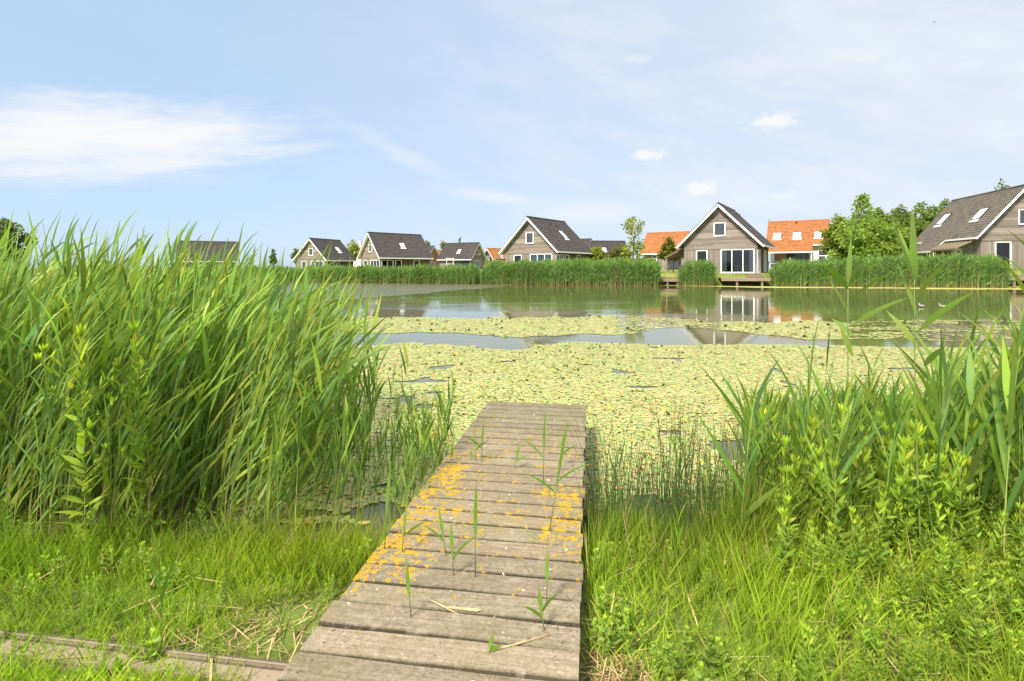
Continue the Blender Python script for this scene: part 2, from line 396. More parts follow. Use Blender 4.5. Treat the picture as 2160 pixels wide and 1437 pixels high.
class House:
    def __init__(s, name, label, X, Y, th, Lr, w, rise, zr, gz, roof='tile', lower='clad_v', upper='clad_h', side=None, holes=False, smp=4, group=None, catg='house', wins=(), skys=(), vents=(), ext=(), split=2.33, trim='white', oh=.55, gut=((1, None, None), (-1, None, None))):
        a = R(th); d = (math.sin(a), math.cos(a))
        s.w, s.rise, s.gz = w, rise, gz; s.hw = w - .6; s.oh = oh; s.Rz = zr - gz; s.E = s.Rz - rise; s.L = Lr - oh
        s.Lw = s.L - .3; s.k = rise / w; s.smp = smp; s.roofm = M[roof]; s.trim = M[trim]
        s.root = empty(name, (X + d[0] * oh, Y + d[1] * oh, gz), -a, label, catg, group)
        hw, Lw = s.hw, s.Lw; wt = s.Rz - s.k * hw - .2; zc = min(split, wt - .05)
        H = {'F': [], 'R': [], 'L': []}
        for q in wins:
            if holes and q[4] < zc + .3: H[q[0]].append((q[1], q[2], q[3], q[4]))
        def wall(mb, P, u0, u1, z0, z1, hol):
            us = sorted({u0, u1} | {u for h in hol for u in h[:2]}); zs = sorted({z0, z1} | {min(max(z, z0), z1) for h in hol for z in h[2:]})
            for a_, b_ in zip(us, us[1:]):
                for c_, e_ in zip(zs, zs[1:]):
                    mu, mz = (a_ + b_) / 2, (c_ + e_) / 2
                    if any(h[0] < mu < h[1] and h[2] < mz < h[3] for h in hol) or e_ - c_ < 1e-4: continue
                    mb.poly([P(a_, c_), P(b_, c_), P(b_, e_), P(a_, e_)], [(a_, c_), (b_, c_), (b_, e_), (a_, e_)])
        for P_, a_, b_, top, hol, mt, nm in ((lambda u, z: (u, 0, z), -hw, hw, zc, H['F'], lower, 'wall'), (lambda u, z: (-u, Lw, z), -hw, hw, zc, [], lower, 'wall'), (lambda u, z: (hw, u, z), 0, Lw, wt, H['R'], side or lower, 'side_wall'), (lambda u, z: (-hw, u, z), 0, Lw, wt, H['L'], side or lower, 'side_wall')):
            mb = MB(); wall(mb, P_, a_, b_, -.6, top, hol); mb.build(nm, M[mt], s.root)
        for y, q in ((-.035, 1), (Lw + .035, -1)):
            mb = MB(); pts = [(-hw - .02, zc), (hw + .02, zc), (hw + .02, wt), (0, s.Rz - .2), (-hw - .02, wt)]
            mb.poly([(x * q, y, z) for x, z in pts], pts)
            mb.box((-hw - .02, y, zc - .03), (hw + .02, y + .03 * q, zc - .001)); mb.build('gable', M[upper], s.root)
        # roof
        Ls = math.hypot(w, rise); V = []; F = []; U = []; o = 0
        rf = MB()
        for sg in (1, -1):
            dn = (sg * w / Ls, -rise / Ls); nr = (sg * rise / Ls, w / Ls)
            v, f, uv = tile_slope(-oh - .05, s.L + .05, (0, s.Rz), dn, nr, Ls + .05, smp=smp)
            if sg < 0: f = f[:, ::-1]
            V.append(v); F.append(f + o); U.append(uv[f.ravel()]); o += len(v)
            bot = MB()
            z = lambda x: s.Rz - s.k * abs(x)
            rf.hexa([(0, -oh, s.Rz - .15), (sg * w, -oh, s.E - .15), (sg * w, s.L, s.E - .15), (0, s.L, s.Rz - .15), (0, -oh, s.Rz + .0), (sg * w, -oh, s.E + .0), (sg * w, s.L, s.E + .0), (0, s.L, s.Rz + .0)])
        b0 = sum(len(v) for v in V)
        me = npmesh('roof', np.concatenate(V), np.concatenate(F), s.roofm, uv=np.concatenate(U))
        ro = link('roof', me, s.root)
        rf.build('soffit', s.trim, s.root)
        rc = MB(); rc.tube([(0, -oh - .06, s.Rz + .05), (0, s.L + .06, s.Rz + .05)], .11, 8); rc.build('ridge_cap', s.roofm, ro)
        for y, q in ((-oh, -1), (s.L, 1)):
            for sg in (1, -1):
                bb = MB(); y0, y1 = y + .004 * q, y + .04 * q
                P = [(0, s.Rz - .02), (sg * (w + .02), s.E - .02), (sg * (w + .02), s.E - .27), (0, s.Rz - .30)]
                A = [(x, y0, z) for x, z in P]; B = [(x, y1, z) for x, z in P]
                bb.poly(B); bb.poly(A[::-1])
                for e in range(4): bb.poly([A[e], A[(e + 1) % 4], B[(e + 1) % 4], B[e]])
                bb.build('bargeboard', s.trim, s.root)
        for sg, ga, gb in gut:
            g = MB(); g.box((sg * (w + .022), -oh - .02 if ga is None else ga, s.E - .2), (sg * (w + .13), s.L + .02 if gb is None else gb, s.E - .03)); g.build('gutter', s.trim, s.root)
        for q in wins: s.window(*q, hole=(holes and q[4] < zc + .3))
        for q in skys: s.skylight(*q)
        for sg, x, y in vents:
            v = MB(); z = s.Rz - s.k * x
            v.tube([(sg * x, y, z - .05), (sg * x, y, z + .32)], .06, 8); v.tube([(sg * x, y, z + .32), (sg * x, y, z + .42)], [.11, .09], 8); v.build('roof_vent', M['dark'], s.root)
    def P(s, side, u, z, out):
        return {'F': (u, -out, z), 'R': (s.hw + out, u, z), 'L': (-s.hw - out, u, z)}[side]
    def window(s, side, u0, u1, z0, z1, n=1, kind='', hole=True):
        f = MB(); b = .075; o0, o1 = (-.08, .045) if hole else (.002, .06)
        if z0 > 2.4 and side == 'F': o0, o1 = .037, .09
        B = lambda a, c, e, g: f.box(s.P(side, a, e, o0), s.P(side, c, g, o1))
        B(u0 - .03, u0 + b, z0, z1); B(u1 - b, u1 + .03, z0, z1); B(u0 + b, u1 - b, z0, z0 + b); B(u0 + b, u1 - b, z1 - b, z1)
        for q in range(1, n):
            c = u0 + (u1 - u0) * q / n; B(c - .04, c + .04, z0 + b, z1 - b)
        if kind == 'transom': zm = z0 + (z1 - z0) * .68; B(u0 + b, u1 - b, zm - .05, zm + .05)
        f.box(s.P(side, u0 - .06, z0 - .05, o1 - .03), s.P(side, u1 + .06, z0 - .002, o1 + .05))
        fr = f.build('door' if kind == 'door' else 'window', M['white'] if kind != 'darkframe' else M['dark'], s.root)
        p = MB(); om = -.02 if hole else o0 + .02
        p.poly([s.P(side, u0 + .02, z0 + .02, om), s.P(side, u1 - .02, z0 + .02, om), s.P(side, u1 - .02, z1 - .02, om), s.P(side, u0 + .02, z1 - .02, om)])
        p.build('pane', M['glass'] if hole else M['glassdark'], fr)
        if kind == 'curtains' and hole:
            for a, c in ((u0 + .05, u0 + .5), (u1 - .5, u1 - .05)):
                m = MB(); k = 14
                for q in range(k):
                    ua, ub = a + (c - a) * q / k, a + (c - a) * (q + 1) / k; oa, ob = -.2 + .03 * math.sin(q * 2.2), -.2 + .03 * math.sin((q + 1) * 2.2)
                    m.poly([s.P(side, ua, z0, oa), s.P(side, ub, z0, ob), s.P(side, ub, z1 - .05, ob), s.P(side, ua, z1 - .05, oa)])
                m.build('curtain', M['curtain'], fr)
        if kind == 'drawn':
            m = MB(); k = 40
            for q in range(k):
                if q % 20 in (18, 19, 8): continue
                ua, ub = u0 + (u1 - u0) * q / k, u0 + (u1 - u0) * (q + 1) / k; oa, ob = -.2 + .03 * math.sin(q * 2.2), -.2 + .03 * math.sin((q + 1) * 2.2)
                m.poly([s.P(side, ua, z0, oa), s.P(side, ub, z0, ob), s.P(side, ub, z1 - .05, ob), s.P(side, ua, z1 - .05, oa)])
            m.build('curtain', M['curtain'], fr)
    def skylight(s, sg, y0, y1, xa, xb):
        n = Vector((sg * s.k, 0, 1)).normalized()
        q = lambda x, y, h: Vector((sg * x, y, s.Rz - s.k * x)) + n * h
        f = MB(); t = .07
        def slab(a, b, c, d, h0, h1): f.hexa([q(a, c, h0), q(b, c, h0), q(b, d, h0), q(a, d, h0), q(a, c, h1), q(b, c, h1), q(b, d, h1), q(a, d, h1)])
        slab(xa - t, xa, y0 - t, y1 + t, .02, .13); slab(xb, xb + t, y0 - t, y1 + t, .02, .13); slab(xa, xb, y0 - t, y0, .02, .13); slab(xa, xb, y1, y1 + t, .02, .13)
        fr = f.build('skylight', M['dark'], s.root)
        p = MB(); p.poly([q(xa, y0, .11), q(xb, y0, .11), q(xb, y1, .11), q(xa, y1, .11)]); p.build('pane', M['skyglass'], fr)
        a = MB(); a.hexa([q(xb + t, y0 - .1, .05), q(xb + t + .2, y0 - .1, .05), q(xb + t + .2, y1 + .1, .05), q(xb + t, y1 + .1, .05), q(xb + t, y0 - .1, .085), q(xb + t + .2, y0 - .1, .085), q(xb + t + .2, y1 + .1, .085), q(xb + t, y1 + .1, .085)])
        a.build('flashing', M['cream'], fr)
    def canopy(s, sg, y0, y1, out, drop, mat=None, posts=3, x0=None, z0=None):
        """lower roof continuing outward past the eave on posts"""
        x0 = s.w - .05 if x0 is None else x0; z0 = s.E - .06 if z0 is None else z0
        ln = math.hypot(out, drop); dn = (sg * out / ln, -drop / ln); nr = (sg * drop / ln, out / ln)
        v, f, uv = tile_slope(y0, y1, (sg * x0, z0), dn, nr, ln, smp=s.smp)
        if sg < 0: f = f[:, ::-1]
        c = link('canopy', npmesh('canopy', v, f, mat or s.roofm, uv=uv[f.ravel()]), s.root)
        b = MB(); xe = sg * (x0 + out); ze = z0 - drop
        b.hexa([(sg * x0, y0, z0 - .1), (xe, y0, ze - .1), (xe, y1, ze - .1), (sg * x0, y1, z0 - .1), (sg * x0, y0, z0), (xe, y0, ze), (xe, y1, ze), (sg * x0, y1, z0)])
        b.box((xe + sg * .004, y0, ze - .16), (xe + sg * .1, y1, ze - .01)); b.build('canopy_edge', s.trim if mat is None else M['timber'], c)
        for q in range(posts):
            y = y0 + .15 + (y1 - y0 - .3) * q / max(1, posts - 1)
            p = MB(); p.box((xe - sg * .2, y - .06, -.5), (xe - sg * .08, y + .06, ze - .1)); p.build('post', M['timber'] if mat is not None else s.trim, c)
    def pergola(s, sg, y0, y1, out, drop, z0, n=7):
        p = MB(); xa = s.hw + .05; xe = xa + out
        for q in range(n):
            y = y0 + (y1 - y0) * q / (n - 1); p.bar((sg * xa, y, z0), (sg * (xe + .15), y, z0 - drop - .05), .07, .16)
        p.bar((sg * xe, y0 - .2, z0 - drop - .14), (sg * xe, y1 + .2, z0 - drop - .14), .1, .15)
        o = p.build('pergola', M['timber'], s.root)
        for y in (y0 + .1, (y0 + y1) / 2, y1 - .1):
            t = MB(); t.box((sg * (xe - .05), y - .05, -.5), (sg * (xe + .05), y + .05, z0 - drop - .21)); t.build('post', M['timber'], o)

GZ = 1.22
STDF = [('F', -.5, .62, 3.6, 4.98), ('F', -2.4, -1.2, .02, 2.2), ('F', .12, 3.33, .02, 2.28, 3, 'drawn')]
hs = {}
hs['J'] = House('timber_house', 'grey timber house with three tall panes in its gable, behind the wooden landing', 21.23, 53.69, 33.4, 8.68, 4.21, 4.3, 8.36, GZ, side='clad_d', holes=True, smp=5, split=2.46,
    wins=[('F', -.52, .6, 3.85, 5.22), ('F', -2.31, -1.2, .02, 2.38), ('F', .17, 3.32, .03, 2.43, 3, 'curtains'), ('R', .1, 1.9, .02, 2.4, 2, 'door'), ('R', 4.3, 6.0, .02, 2.4, 2, 'door')], vents=[(1, .9, 4.6), (1, 1.0, 5.5)], group='grey timber houses by the pond')
hs['J'].canopy(-1, 0.3, 5.5, 2.1, 1.0, M['corr'], 3, x0=3.63, z0=2.72)
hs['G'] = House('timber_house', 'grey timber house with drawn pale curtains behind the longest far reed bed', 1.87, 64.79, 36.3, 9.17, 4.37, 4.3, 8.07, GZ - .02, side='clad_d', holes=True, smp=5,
    wins=STDF + [('R', .1, 1.9, .02, 2.2, 2, 'drawn'), ('R', 2.3, 3.25, .02, 2.2, 1, 'door'), ('R', 5.3, 6.3, .02, 2.2)], skys=[(1, 4.15, 4.95, 1.6, 2.55)], vents=[(1, .8, 3.6), (1, .9, 4.8)], group='grey timber houses by the pond')
hs['G'].pergola(-1, .2, 4.2, 1.6, .95, 2.75, 6)
hs['C'] = House('timber_house', 'timber house with long dark roof and one skylight behind the left far reeds', -25.58, 92.42, 47.6, 11.02, 4.16, 4.46, 8.03, 1.25, side='clad_d', holes=True,
    wins=[('F', -.47, .6, 3.35, 4.7), ('F', -2.47, -1.2, .02, 1.9), ('F', .07, 3.3, .02, 1.9, 3), ('R', .25, 2.46, .02, 1.9, 2), ('R', 2.93, 4.17, .02, 1.9, 1, 'door'), ('R', 6.7, 7.9, .02, 1.95)], skys=[(1, 4.7, 5.6, 1.72, 2.4)], vents=[(1, .9, 3.6), (1, 1.0, 5.4)], group='grey timber houses by the pond')
hs['D'] = House('timber_house', 'small distant timber house with narrow right gable behind an open timber frame', -8.41, 135.47, -62, 10.63, 4.04, 4.38, 8.35, 1.3, smp=3,
    wins=[('F', .1, .95, 3.9, 5.1), ('F', -1.7, 1.0, .1, 2.4, 3), ('L', .5, 4.8, .1, 2.2, 4, 'darkframe')], skys=[(-1, 3.95, 4.85, 1.67, 2.4)], vents=[(-1, .7, 4.0), (-1, .7, 5.6)], group='grey timber houses by the pond')
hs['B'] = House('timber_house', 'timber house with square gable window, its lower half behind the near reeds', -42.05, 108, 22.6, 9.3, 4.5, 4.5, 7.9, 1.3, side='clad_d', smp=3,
    wins=[('F', -.5, .6, 3.1, 4.55), ('F', -2.4, -1.2, .02, 1.9), ('F', .1, 3.3, .02, 1.9, 3), ('R', .3, 2.4, .02, 1.9, 2), ('R', 3, 4.1, .02, 1.9, 1, 'door')], skys=[(1, 5.0, 6.0, 1.75, 2.7)], vents=[(1, .8, 3.4), (1, .9, 4.8)], group='grey timber houses by the pond')
hs['A'] = House('timber_house', 'house of which only a broad dark tiled roof shows above the near reeds', -74.74, 116.64, 63.4, 12.1, 4.36, 4.5, 7.79, 1.3, smp=3, wins=[('R', 1, 3, .02, 1.7, 2), ('R', 6, 8, .02, 1.7, 2)], group='grey timber houses by the pond')
hs['Lh'] = House('timber_house', 'large weathered timber house cut off by the right edge, mossy brown roof with two skylights', 49.9, 50.5, 13.9, 12.5, 4.1, 4.95, 9.77, 1.47, roof='tile_moss', holes=True, smp=6, split=2.95,
    wins=[('F', -.4, .75, 4.55, 6.0), ('F', -2.31, -1.02, .02, 2.85), ('L', 3.2, 4.3, .5, 2.3)], skys=[(-1, 9.0, 10.2, 1.5, 2.45), (-1, 2.1, 3.35, 1.6, 2.45)], gut=((1, None, None), (-1, None, 4.9), (-1, 9.7, None)), group='grey timber houses by the pond')
hs['Lh'].canopy(-1, 5.0, 9.6, 1.3, 1.25, None, 2, x0=4.03, z0=hs['Lh'].E + .04)
hs['Lh'].pergola(-1, .3, 4.8, 1.9, .95, 3.25, 8)
hs['H'] = House('timber_house', 'dark roof with two small skylights far behind the thin tree', 17.91, 127.1, 84.8, 9.86, 4.19, 4.27, 8.33, 1.4, smp=3, wins=[('R', 1, 3, .1, 2, 2), ('R', 5, 7, .1, 2, 2)], skys=[(1, 3.1, 3.95, 1.75, 2.5), (1, 5.9, 6.8, 1.75, 2.5)], group='grey timber houses by the pond')
hs['H2'] = House('timber_house', 'little white edged gable peeping over the right end of the curtained house', 19.4, 127, -61, 9, 3.4, 3.6, 8.85, 1.4, smp=3, wins=[('F', -.4, .4, 4, 5)], group='grey timber houses by the pond')
hs['E'] = House('brick_house', 'small brick house with dark roof squeezed between two timber houses', -22.6, 152, -60, 9.5, 4.1, 4.3, 8.2, 1.4, upper='brick', lower='brick', smp=3, wins=[('F', -1.2, .8, .2, 2.2, 3)])
hs['F'] = House('black_house', 'far black boarded house with orange roof and one white window', -8.0, 165, 50, 11, 4.1, 4.3, 8.0, 1.4, roof='tile_orange', lower='clad_black', upper='clad_black', smp=3, wins=[('F', -.4, .7, 3.0, 4.2)], skys=[(1, 3, 4, 2, 2.8)])
hs['F2'] = House('black_house', 'sliver of a far orange roof between the long roofed house and the small distant one', -26.5, 172, 35, 9, 4.1, 4.3, 7.7, 1.4, roof='tile_orange', lower='clad_black', upper='clad_black', smp=3)
hs['I'] = House('orange_roof_house', 'grey boarded house with orange tiled roof behind the small dense tree', 26.66, 102.85, 124.8, 9.58, 4.11, 4.11, 8.58, 1.4, roof='tile_orange', lower='clad_v', side='clad_v', smp=4, trim='white',
    wins=[('R', 1.75, 2.6, .9, 2.75, 1, 'transom'), ('R', 4.6, 7.2, .05, 2.6, 3, 'darkframe')], vents=[(1, 1.3, 3.2), (1, 1.3, 4.8)])
hs['K'] = House('orange_roof_house', 'white and brick house with orange tiled roof and three skylights beside the big tree', 40.24, 81.76, 121.4, 8.17, 4.12, 3.73, 8.9, 1.5, roof='tile_orange', lower='render', upper='render', side='render', smp=5,
    wins=[('R', 2.15, 4.95, .1, 2.65, 3, 'darkframe'), ('R', 6.2, 7.15, .4, 2.75, 1, 'transom')], skys=[(1, .3, 1.35, 2.14, 3.05), (1, 2.95, 4.0, 2.14, 3.05), (1, 5.7, 6.75, 2.14, 3.05)], vents=[(1, .6, 3.3)], gut=((1, 5.6, None), (-1, None, None)))
k_ = hs['K']; k_.canopy(1, -.55, 5.55, 1.42, 1.12, None, 2, x0=k_.w - .06, z0=k_.E + .03)
bp = MB(); bp.poly([(k_.hw + .03, .55, -.4), (k_.hw + .03, 2.1, -.4), (k_.hw + .03, 2.1, 3.3), (k_.hw + .03, .55, 3.3)], [(0, 0), (1.5, 0), (1.5, 3.7), (0, 3.7)])
bp.build('brick_panel', M['brick'], k_.root)
bp = MB(); bp.box((k_.hw, 5.3, -.4), (k_.hw + 1.0, 5.42, 3.2)); bp.build('brick_pier', M['brick'], k_.root)
fin = MB(); fin.tube([(0, -.5, k_.Rz), (0, -.5, k_.Rz + .55)], .03, 6); fin.bar((-.25, -.5, k_.Rz + .5), (.3, -.5, k_.Rz + .5), .03); fin.build('weather_vane', M['dark'], k_.root)
hs['M'] = House('timber_house', 'house at the left edge, only a white bargeboard showing above the reeds', -80.2, 70, 12, 9, 4.3, 4.4, 7.7, 1.3, smp=3, wins=[('F', -.5, .6, 3.4, 4.7)], group='grey timber houses by the pond')
hs['W'] = House('white_house', 'low white house mostly hidden behind the big broad tree', 66.5, 101, 40, 8, 3.2, 2.2, 5.6, 1.4, lower='render', upper='render', side='render', smp=3, wins=[('F', -1, .5, .6, 2.0, 2)])
hs['N'] = House('chimney_house', 'far pinkish roofed house with a white chimney behind the gable with the square window', -43.2, 139, 28, 9, 3.9, 4.0, 8.0, 1.3, roof='tile_orange', lower='render', upper='render', smp=3)
ch = MB(); ch.box((.3, 2.4, hs['N'].Rz - 1), (.9, 3.0, hs['N'].Rz + 1.0)); ch.box((.24, 2.34, hs['N'].Rz + 1.0), (.96, 3.06, hs['N'].Rz + 1.12)); ch.build('chimney', M['render'], hs['N'].root)

# timber garden frame beside the distant house
p = at(949, 566, 118); fr = empty('garden_arch', (p.x, p.y, float(ground_z(p.x, p.y))), R(8), 'open timber frame standing on the lawn before the small distant house', 'pergola')
for x in (-.75, .75):
    t = MB(); t.box((x - .06, -.06, -.3), (x + .06, .06, 2.4)); t.build('post', M['cream'], fr)
t = MB(); t.box((-.95, -.07, 2.4), (.95, .07, 2.55)); t.box((-.69, -.04, 1.2), (.69, .04, 1.3)); t.build('beam', M['cream'], fr)

# ------------------------------------------------------------------ landing stages on the far bank
def landing(name, label, c, rz, wx, dy, ztop, steps=0):
    o = empty(name, (c[0], c[1], 0), rz, label, 'landing stage')
    d = MB(); n = int(dy / .15)
    for q in range(n): d.box((-wx / 2 + random.uniform(-.02, .02), q * .15, ztop - .04), (wx / 2, q * .15 + .142, ztop + random.uniform(0, .006)))
    d.build('deck', M['timber'], o)
    b = MB(); b.box((-wx / 2 + .02, -.06, ztop - .3), (wx / 2 - .02, -.003, ztop - .02)); b.box((-wx / 2 + .02, dy - .1, ztop - .25), (wx / 2 - .02, dy - .04, ztop - .045)); b.build('beam', M['timber'], o)
    for x in (-wx * .17, wx * .33):
        q = MB(); q.box((x - .09, .02, -.6), (x + .09, .2, ztop - .045)); q.build('post', M['timber'], o)
    for q in range(steps):
        t = MB(); t.box((wx / 2 - 1.6, dy + .3 * q, ztop + .15 * q + .03), (wx / 2 - .1, dy + .3 * q + .34, ztop + .15 * q + .16)); t.build('step', M['timber'], o)
    return o
sp = shore_pt(1572); landing('landing_stage', 'wooden landing on two posts with steps below the three pane gable', sp + SN * -.2, math.atan2(SD[1], SD[0]), 4.4, 2.2, .78, 3)
sp = shore_pt(1416); landing('landing_stage', 'low shaded wooden landing in the gap left of the small reed clump', sp + SN * .5, math.atan2(SD[1], SD[0]), 1.9, 1.6, .66, 1)
sp = shore_pt(2164); landing('landing_stage', 'wooden landing at the right edge below the mossy roofed house', sp + SN * .6, math.atan2(SD[1], SD[0]), 2.6, 1.6, .95, 1)

# ------------------------------------------------------------------ garden chairs, parasol, table
def chair_meshes():
    f = MB()
    for x in (-.24, .24):
        for a, b in (((x, -.24, 0), (x, -.2, .44)), ((x, .24, 0), (x, .2, .62))): f.bar(a, b, .03)
        f.bar((x, -.24, .62), (x, .24, .62), .04, .03); f.bar((x, .2, .44), (x, .36, 1.05), .03)
    se = MB(); se.box((-.22, -.22, .42), (.22, .2, .46))
    bk = MB(); bk.hexa([(-.22, .2, .5), (.22, .2, .5), (.22, .225, .5), (-.22, .225, .5), (-.22, .34, 1.05), (.22, .34, 1.05), (.22, .365, 1.05), (-.22, .365, 1.05)])
    return f, se, bk
cf, cs, cb_ = chair_meshes()
CM = {}
for key, fm, sm in (('dark', 'dark', 'dark'), ('grey', 'grey', 'dark'), ('wood', 'wood', 'wood')):
    CM[key] = (cf.mesh('frame', M[fm]), cs.mesh('seat', M[sm]), cb_.mesh('backrest', M[sm]))
def chair(pos, rz, key, label, group=None, nm='garden_chair', cat_='chair'):
    o = empty(nm, pos, rz, label, cat_, group)
    for n_, m_ in zip(('frame', 'seat', 'backrest'), CM[key]): link(n_, m_, o)
    return o
def inhouse(h, x, y, z=0.0):
    return h.root.matrix_basis @ Vector((x, y, z))
J = hs['J']
for x, y, rz, lb in ((5.6, 1.6, 60, 'grey garden chair leaning back on the terrace right of the three pane gable'), (5.2, 3.6, 200, 'dark garden chair farther back on that terrace')):
    chair(inhouse(J, x, y, .1), J.root.rotation_euler.z + R(rz), 'grey' if x > 5.4 else 'dark', lb)
for x, y, rz, lb in ((1.3, 1.6, 90, 'pale wooden dining chair seen through the left of the tall panes'), (2.5, 1.7, -80, 'pale wooden dining chair seen through the right of the tall panes')):
    chair(inhouse(J, x, y, 0), J.root.rotation_euler.z + R(rz), 'wood', lb, nm='dining_chair')
fl = MB(); fl.box((-3.5, .06, -.1), (3.5, J.Lw - .1, -.005)); fl.build('interior_floor', M['wood'], J.root)
def table(pos, rz, label, m):
    o = empty('table', pos, rz, label, 'table'); t = MB(); t.box((-.8, -.45, .7), (.8, .45, .75)); t.build('tabletop', m, o)
    for x in (-.72, .72):
        for y in (-.38, .38): q = MB(); q.box((x - .03, y - .03, 0), (x + .03, y + .03, .699)); q.build('leg', m, o)
table(inhouse(J, 1.9, 2.4, 0), J.root.rotation_euler.z, 'wooden dining table inside the house behind the tall panes', M['wood'])
kx = k_.hw
lbl = ['dark garden chair nearest the white boarded end of the brick terrace', 'dark garden chair beside the white table on the brick terrace', 'dark garden chair in front of the brick panel', 'dark garden chair behind the standing person',
       'dark garden chair by the middle glass door of the terrace', 'dark garden chair under the right canopy post', 'dark garden chair against the white wall right of the canopy', 'dark garden chair below the white framed window']
for q, (u, o_, rz) in enumerate(((-.3, 2.2, 20), (.5, 1.6, 70), (1.5, 1.2, 95), (2.2, 2.4, 150), (3.4, 1.5, 80), (4.6, 2.2, 200), (5.9, 1.5, 90), (6.8, 1.4, 110))):
    chair(inhouse(k_, kx + o_, u, .15), k_.root.rotation_euler.z + R(rz), 'dark', lbl[q], 'dark chairs on the terrace of the white house')
table(inhouse(k_, kx + 2.1, .9, .15), k_.root.rotation_euler.z + R(90), 'pale table among the dark chairs on the brick terrace', M['render'])

# ------------------------------------------------------------------ person on the terrace
def skin(name, pts, edges, rad, mat, parent=None, root=0, sub=1):
    me = bpy.data.meshes.new(name); me.from_pydata(pts, edges, [])
    o = link(name, me, parent); o.modifiers.new('Skin', 'SKIN').use_smooth_shade = True
    for v, r in zip(me.skin_vertices[0].data, rad): v.radius = (r, r) if not hasattr(r, '__len__') else r
    me.skin_vertices[0].data[root].use_root = True
    sb = o.modifiers.new('Sub', 'SUBSURF'); sb.levels = sb.render_levels = sub; me.materials.append(mat); return o
M['skin'] = plain('skin', (.55, .36, .27), .6, .3); M['jacket'] = plain('blue_grey_jacket', (.16, .18, .23), .85, .1); M['trouser'] = plain('dark_trousers', (.05, .055, .07), .9, .1); M['hair'] = plain('grey_hair', (.3, .27, .24), .8, .2)
pp = inhouse(k_, kx + 1.9, 2.75, .0)
pe = [(0, 0, .95), (0, 0, 1.1), (0, 0, 1.3), (0, 0, 1.43), (0, -.01, 1.53), (0, -.02, 1.62), (0, -.02, 1.71)]
pr = [(.15, .11), (.14, .1), (.17, .11), (.1, .08), .05, (.08, .095), (.06, .07)]; ed = [(q, q + 1) for q in range(6)]
for sg in (-1, 1):
    b0 = len(pe); pe += [(sg * .19, 0, 1.39), (sg * .24, .03, 1.12), (sg * .22, -.14, .92), (sg * .21, -.2, .87)]; pr += [.06, .047, .034, .036]; ed += [(3, b0), (b0, b0 + 1), (b0 + 1, b0 + 2), (b0 + 2, b0 + 3)]
    for f_ in range(5):
        e0 = len(pe); a_ = (f_ - 2) * .014; ln_ = (.045, .075, .085, .08, .065)[f_]
        pe += [(sg * .21 + a_ * 1.4, -.2 - ln_ * .6, .86 - ln_ * .3), (sg * .21 + a_ * 1.5, -.2 - ln_, .85 - ln_ * .7)]; pr += [.009, .008]; ed += [(b0 + 3, e0), (e0, e0 + 1)]
    b0 = len(pe); pe += [(sg * .1, 0, .88), (sg * .11, -.02, .5), (sg * .11, .02, .09), (sg * .12, -.14, .04)]; pr += [.09, .06, .045, .035]; ed += [(0, b0), (b0, b0 + 1), (b0 + 1, b0 + 2), (b0 + 2, b0 + 3)]
person = skin('person', pe, ed, pr, M['skin']); person.location = pp; person.rotation_euler = (0, 0, k_.root.rotation_euler.z + R(60))
tag(person, 'person in a blue grey jacket standing on the terrace of the white and brick house', 'person')
jk = [(0, 0, .9), (0, 0, 1.1), (0, 0, 1.3), (0, 0, 1.44)]; jr = [(.18, .13), (.165, .125), (.19, .13), (.12, .1)]; je = [(0, 1), (1, 2), (2, 3)]
for sg in (-1, 1):
    b0 = len(jk); jk += [(sg * .2, 0, 1.39), (sg * .25, .03, 1.12), (sg * .225, -.11, .95)]; jr += [.075, .06, .045]; je += [(3, b0), (b0, b0 + 1), (b0 + 1, b0 + 2)]
skin('jacket', jk, je, jr, M['jacket'], person)
tk = [(0, 0, .95), (-.1, 0, .86), (-.11, -.02, .5), (-.11, .02, .1), (.1, 0, .86), (.11, -.02, .5), (.11, .02, .1)]
skin('trousers', tk, [(0, 1), (1, 2), (2, 3), (0, 4), (4, 5), (5, 6)], [(.16, .12), .105, .075, .062, .105, .075, .062], M['trouser'], person)
skin('hair', [(0, .02, 1.66), (0, .0, 1.74), (0, -.04, 1.77)], [(0, 1), (1, 2)], [(.085, .085), (.085, .09), (.05, .05)], M['hair'], person)

# ------------------------------------------------------------------ ducks and bird
M['duck'] = plain('pale_plumage', (.27, .235, .195), .8, .2, .3, 25); M['bill'] = plain('bill', (.35, .25, .05), .5); M['duckhead'] = plain('duck_head', (.12, .1, .08), .7)
def duck(px, py, rz, label):
    p = onz(px, py, 0)
    d = skin('duck', [(0, .02, .06), (0, .13, .075), (0, .2, .11), (0, -.12, .06), (0, -.19, .12), (0, -.21, .19), (0, -.26, .2), (0, -.31, .19)], [(0, 1), (1, 2), (0, 3), (3, 4), (4, 5), (5, 6), (6, 7)],
             [(.105, .085), (.08, .06), (.025, .015), (.08, .07), .04, .042, .03, (.018, .008)], M['duck'], None, 0, 2)
    d.location = p; d.scale = (.75, .75, .75); d.rotation_euler = (0, 0, R(rz)); tag(d, label, 'duck', 'ducks on the pond')
duck(1944, 648, 172, 'pale duck swimming just right of the tall reed stalk'); duck(1990, 649, 196, 'pale duck swimming alone, farther right of the tall reed stalk')
bd = MB(); bp_ = at(1971, 47, 70)
bd.tube([(-.13, .0, 0), (-.05, 0, .01), (.06, 0, .005), (.16, 0, -.01)], [.012, .035, .03, .008], 6)
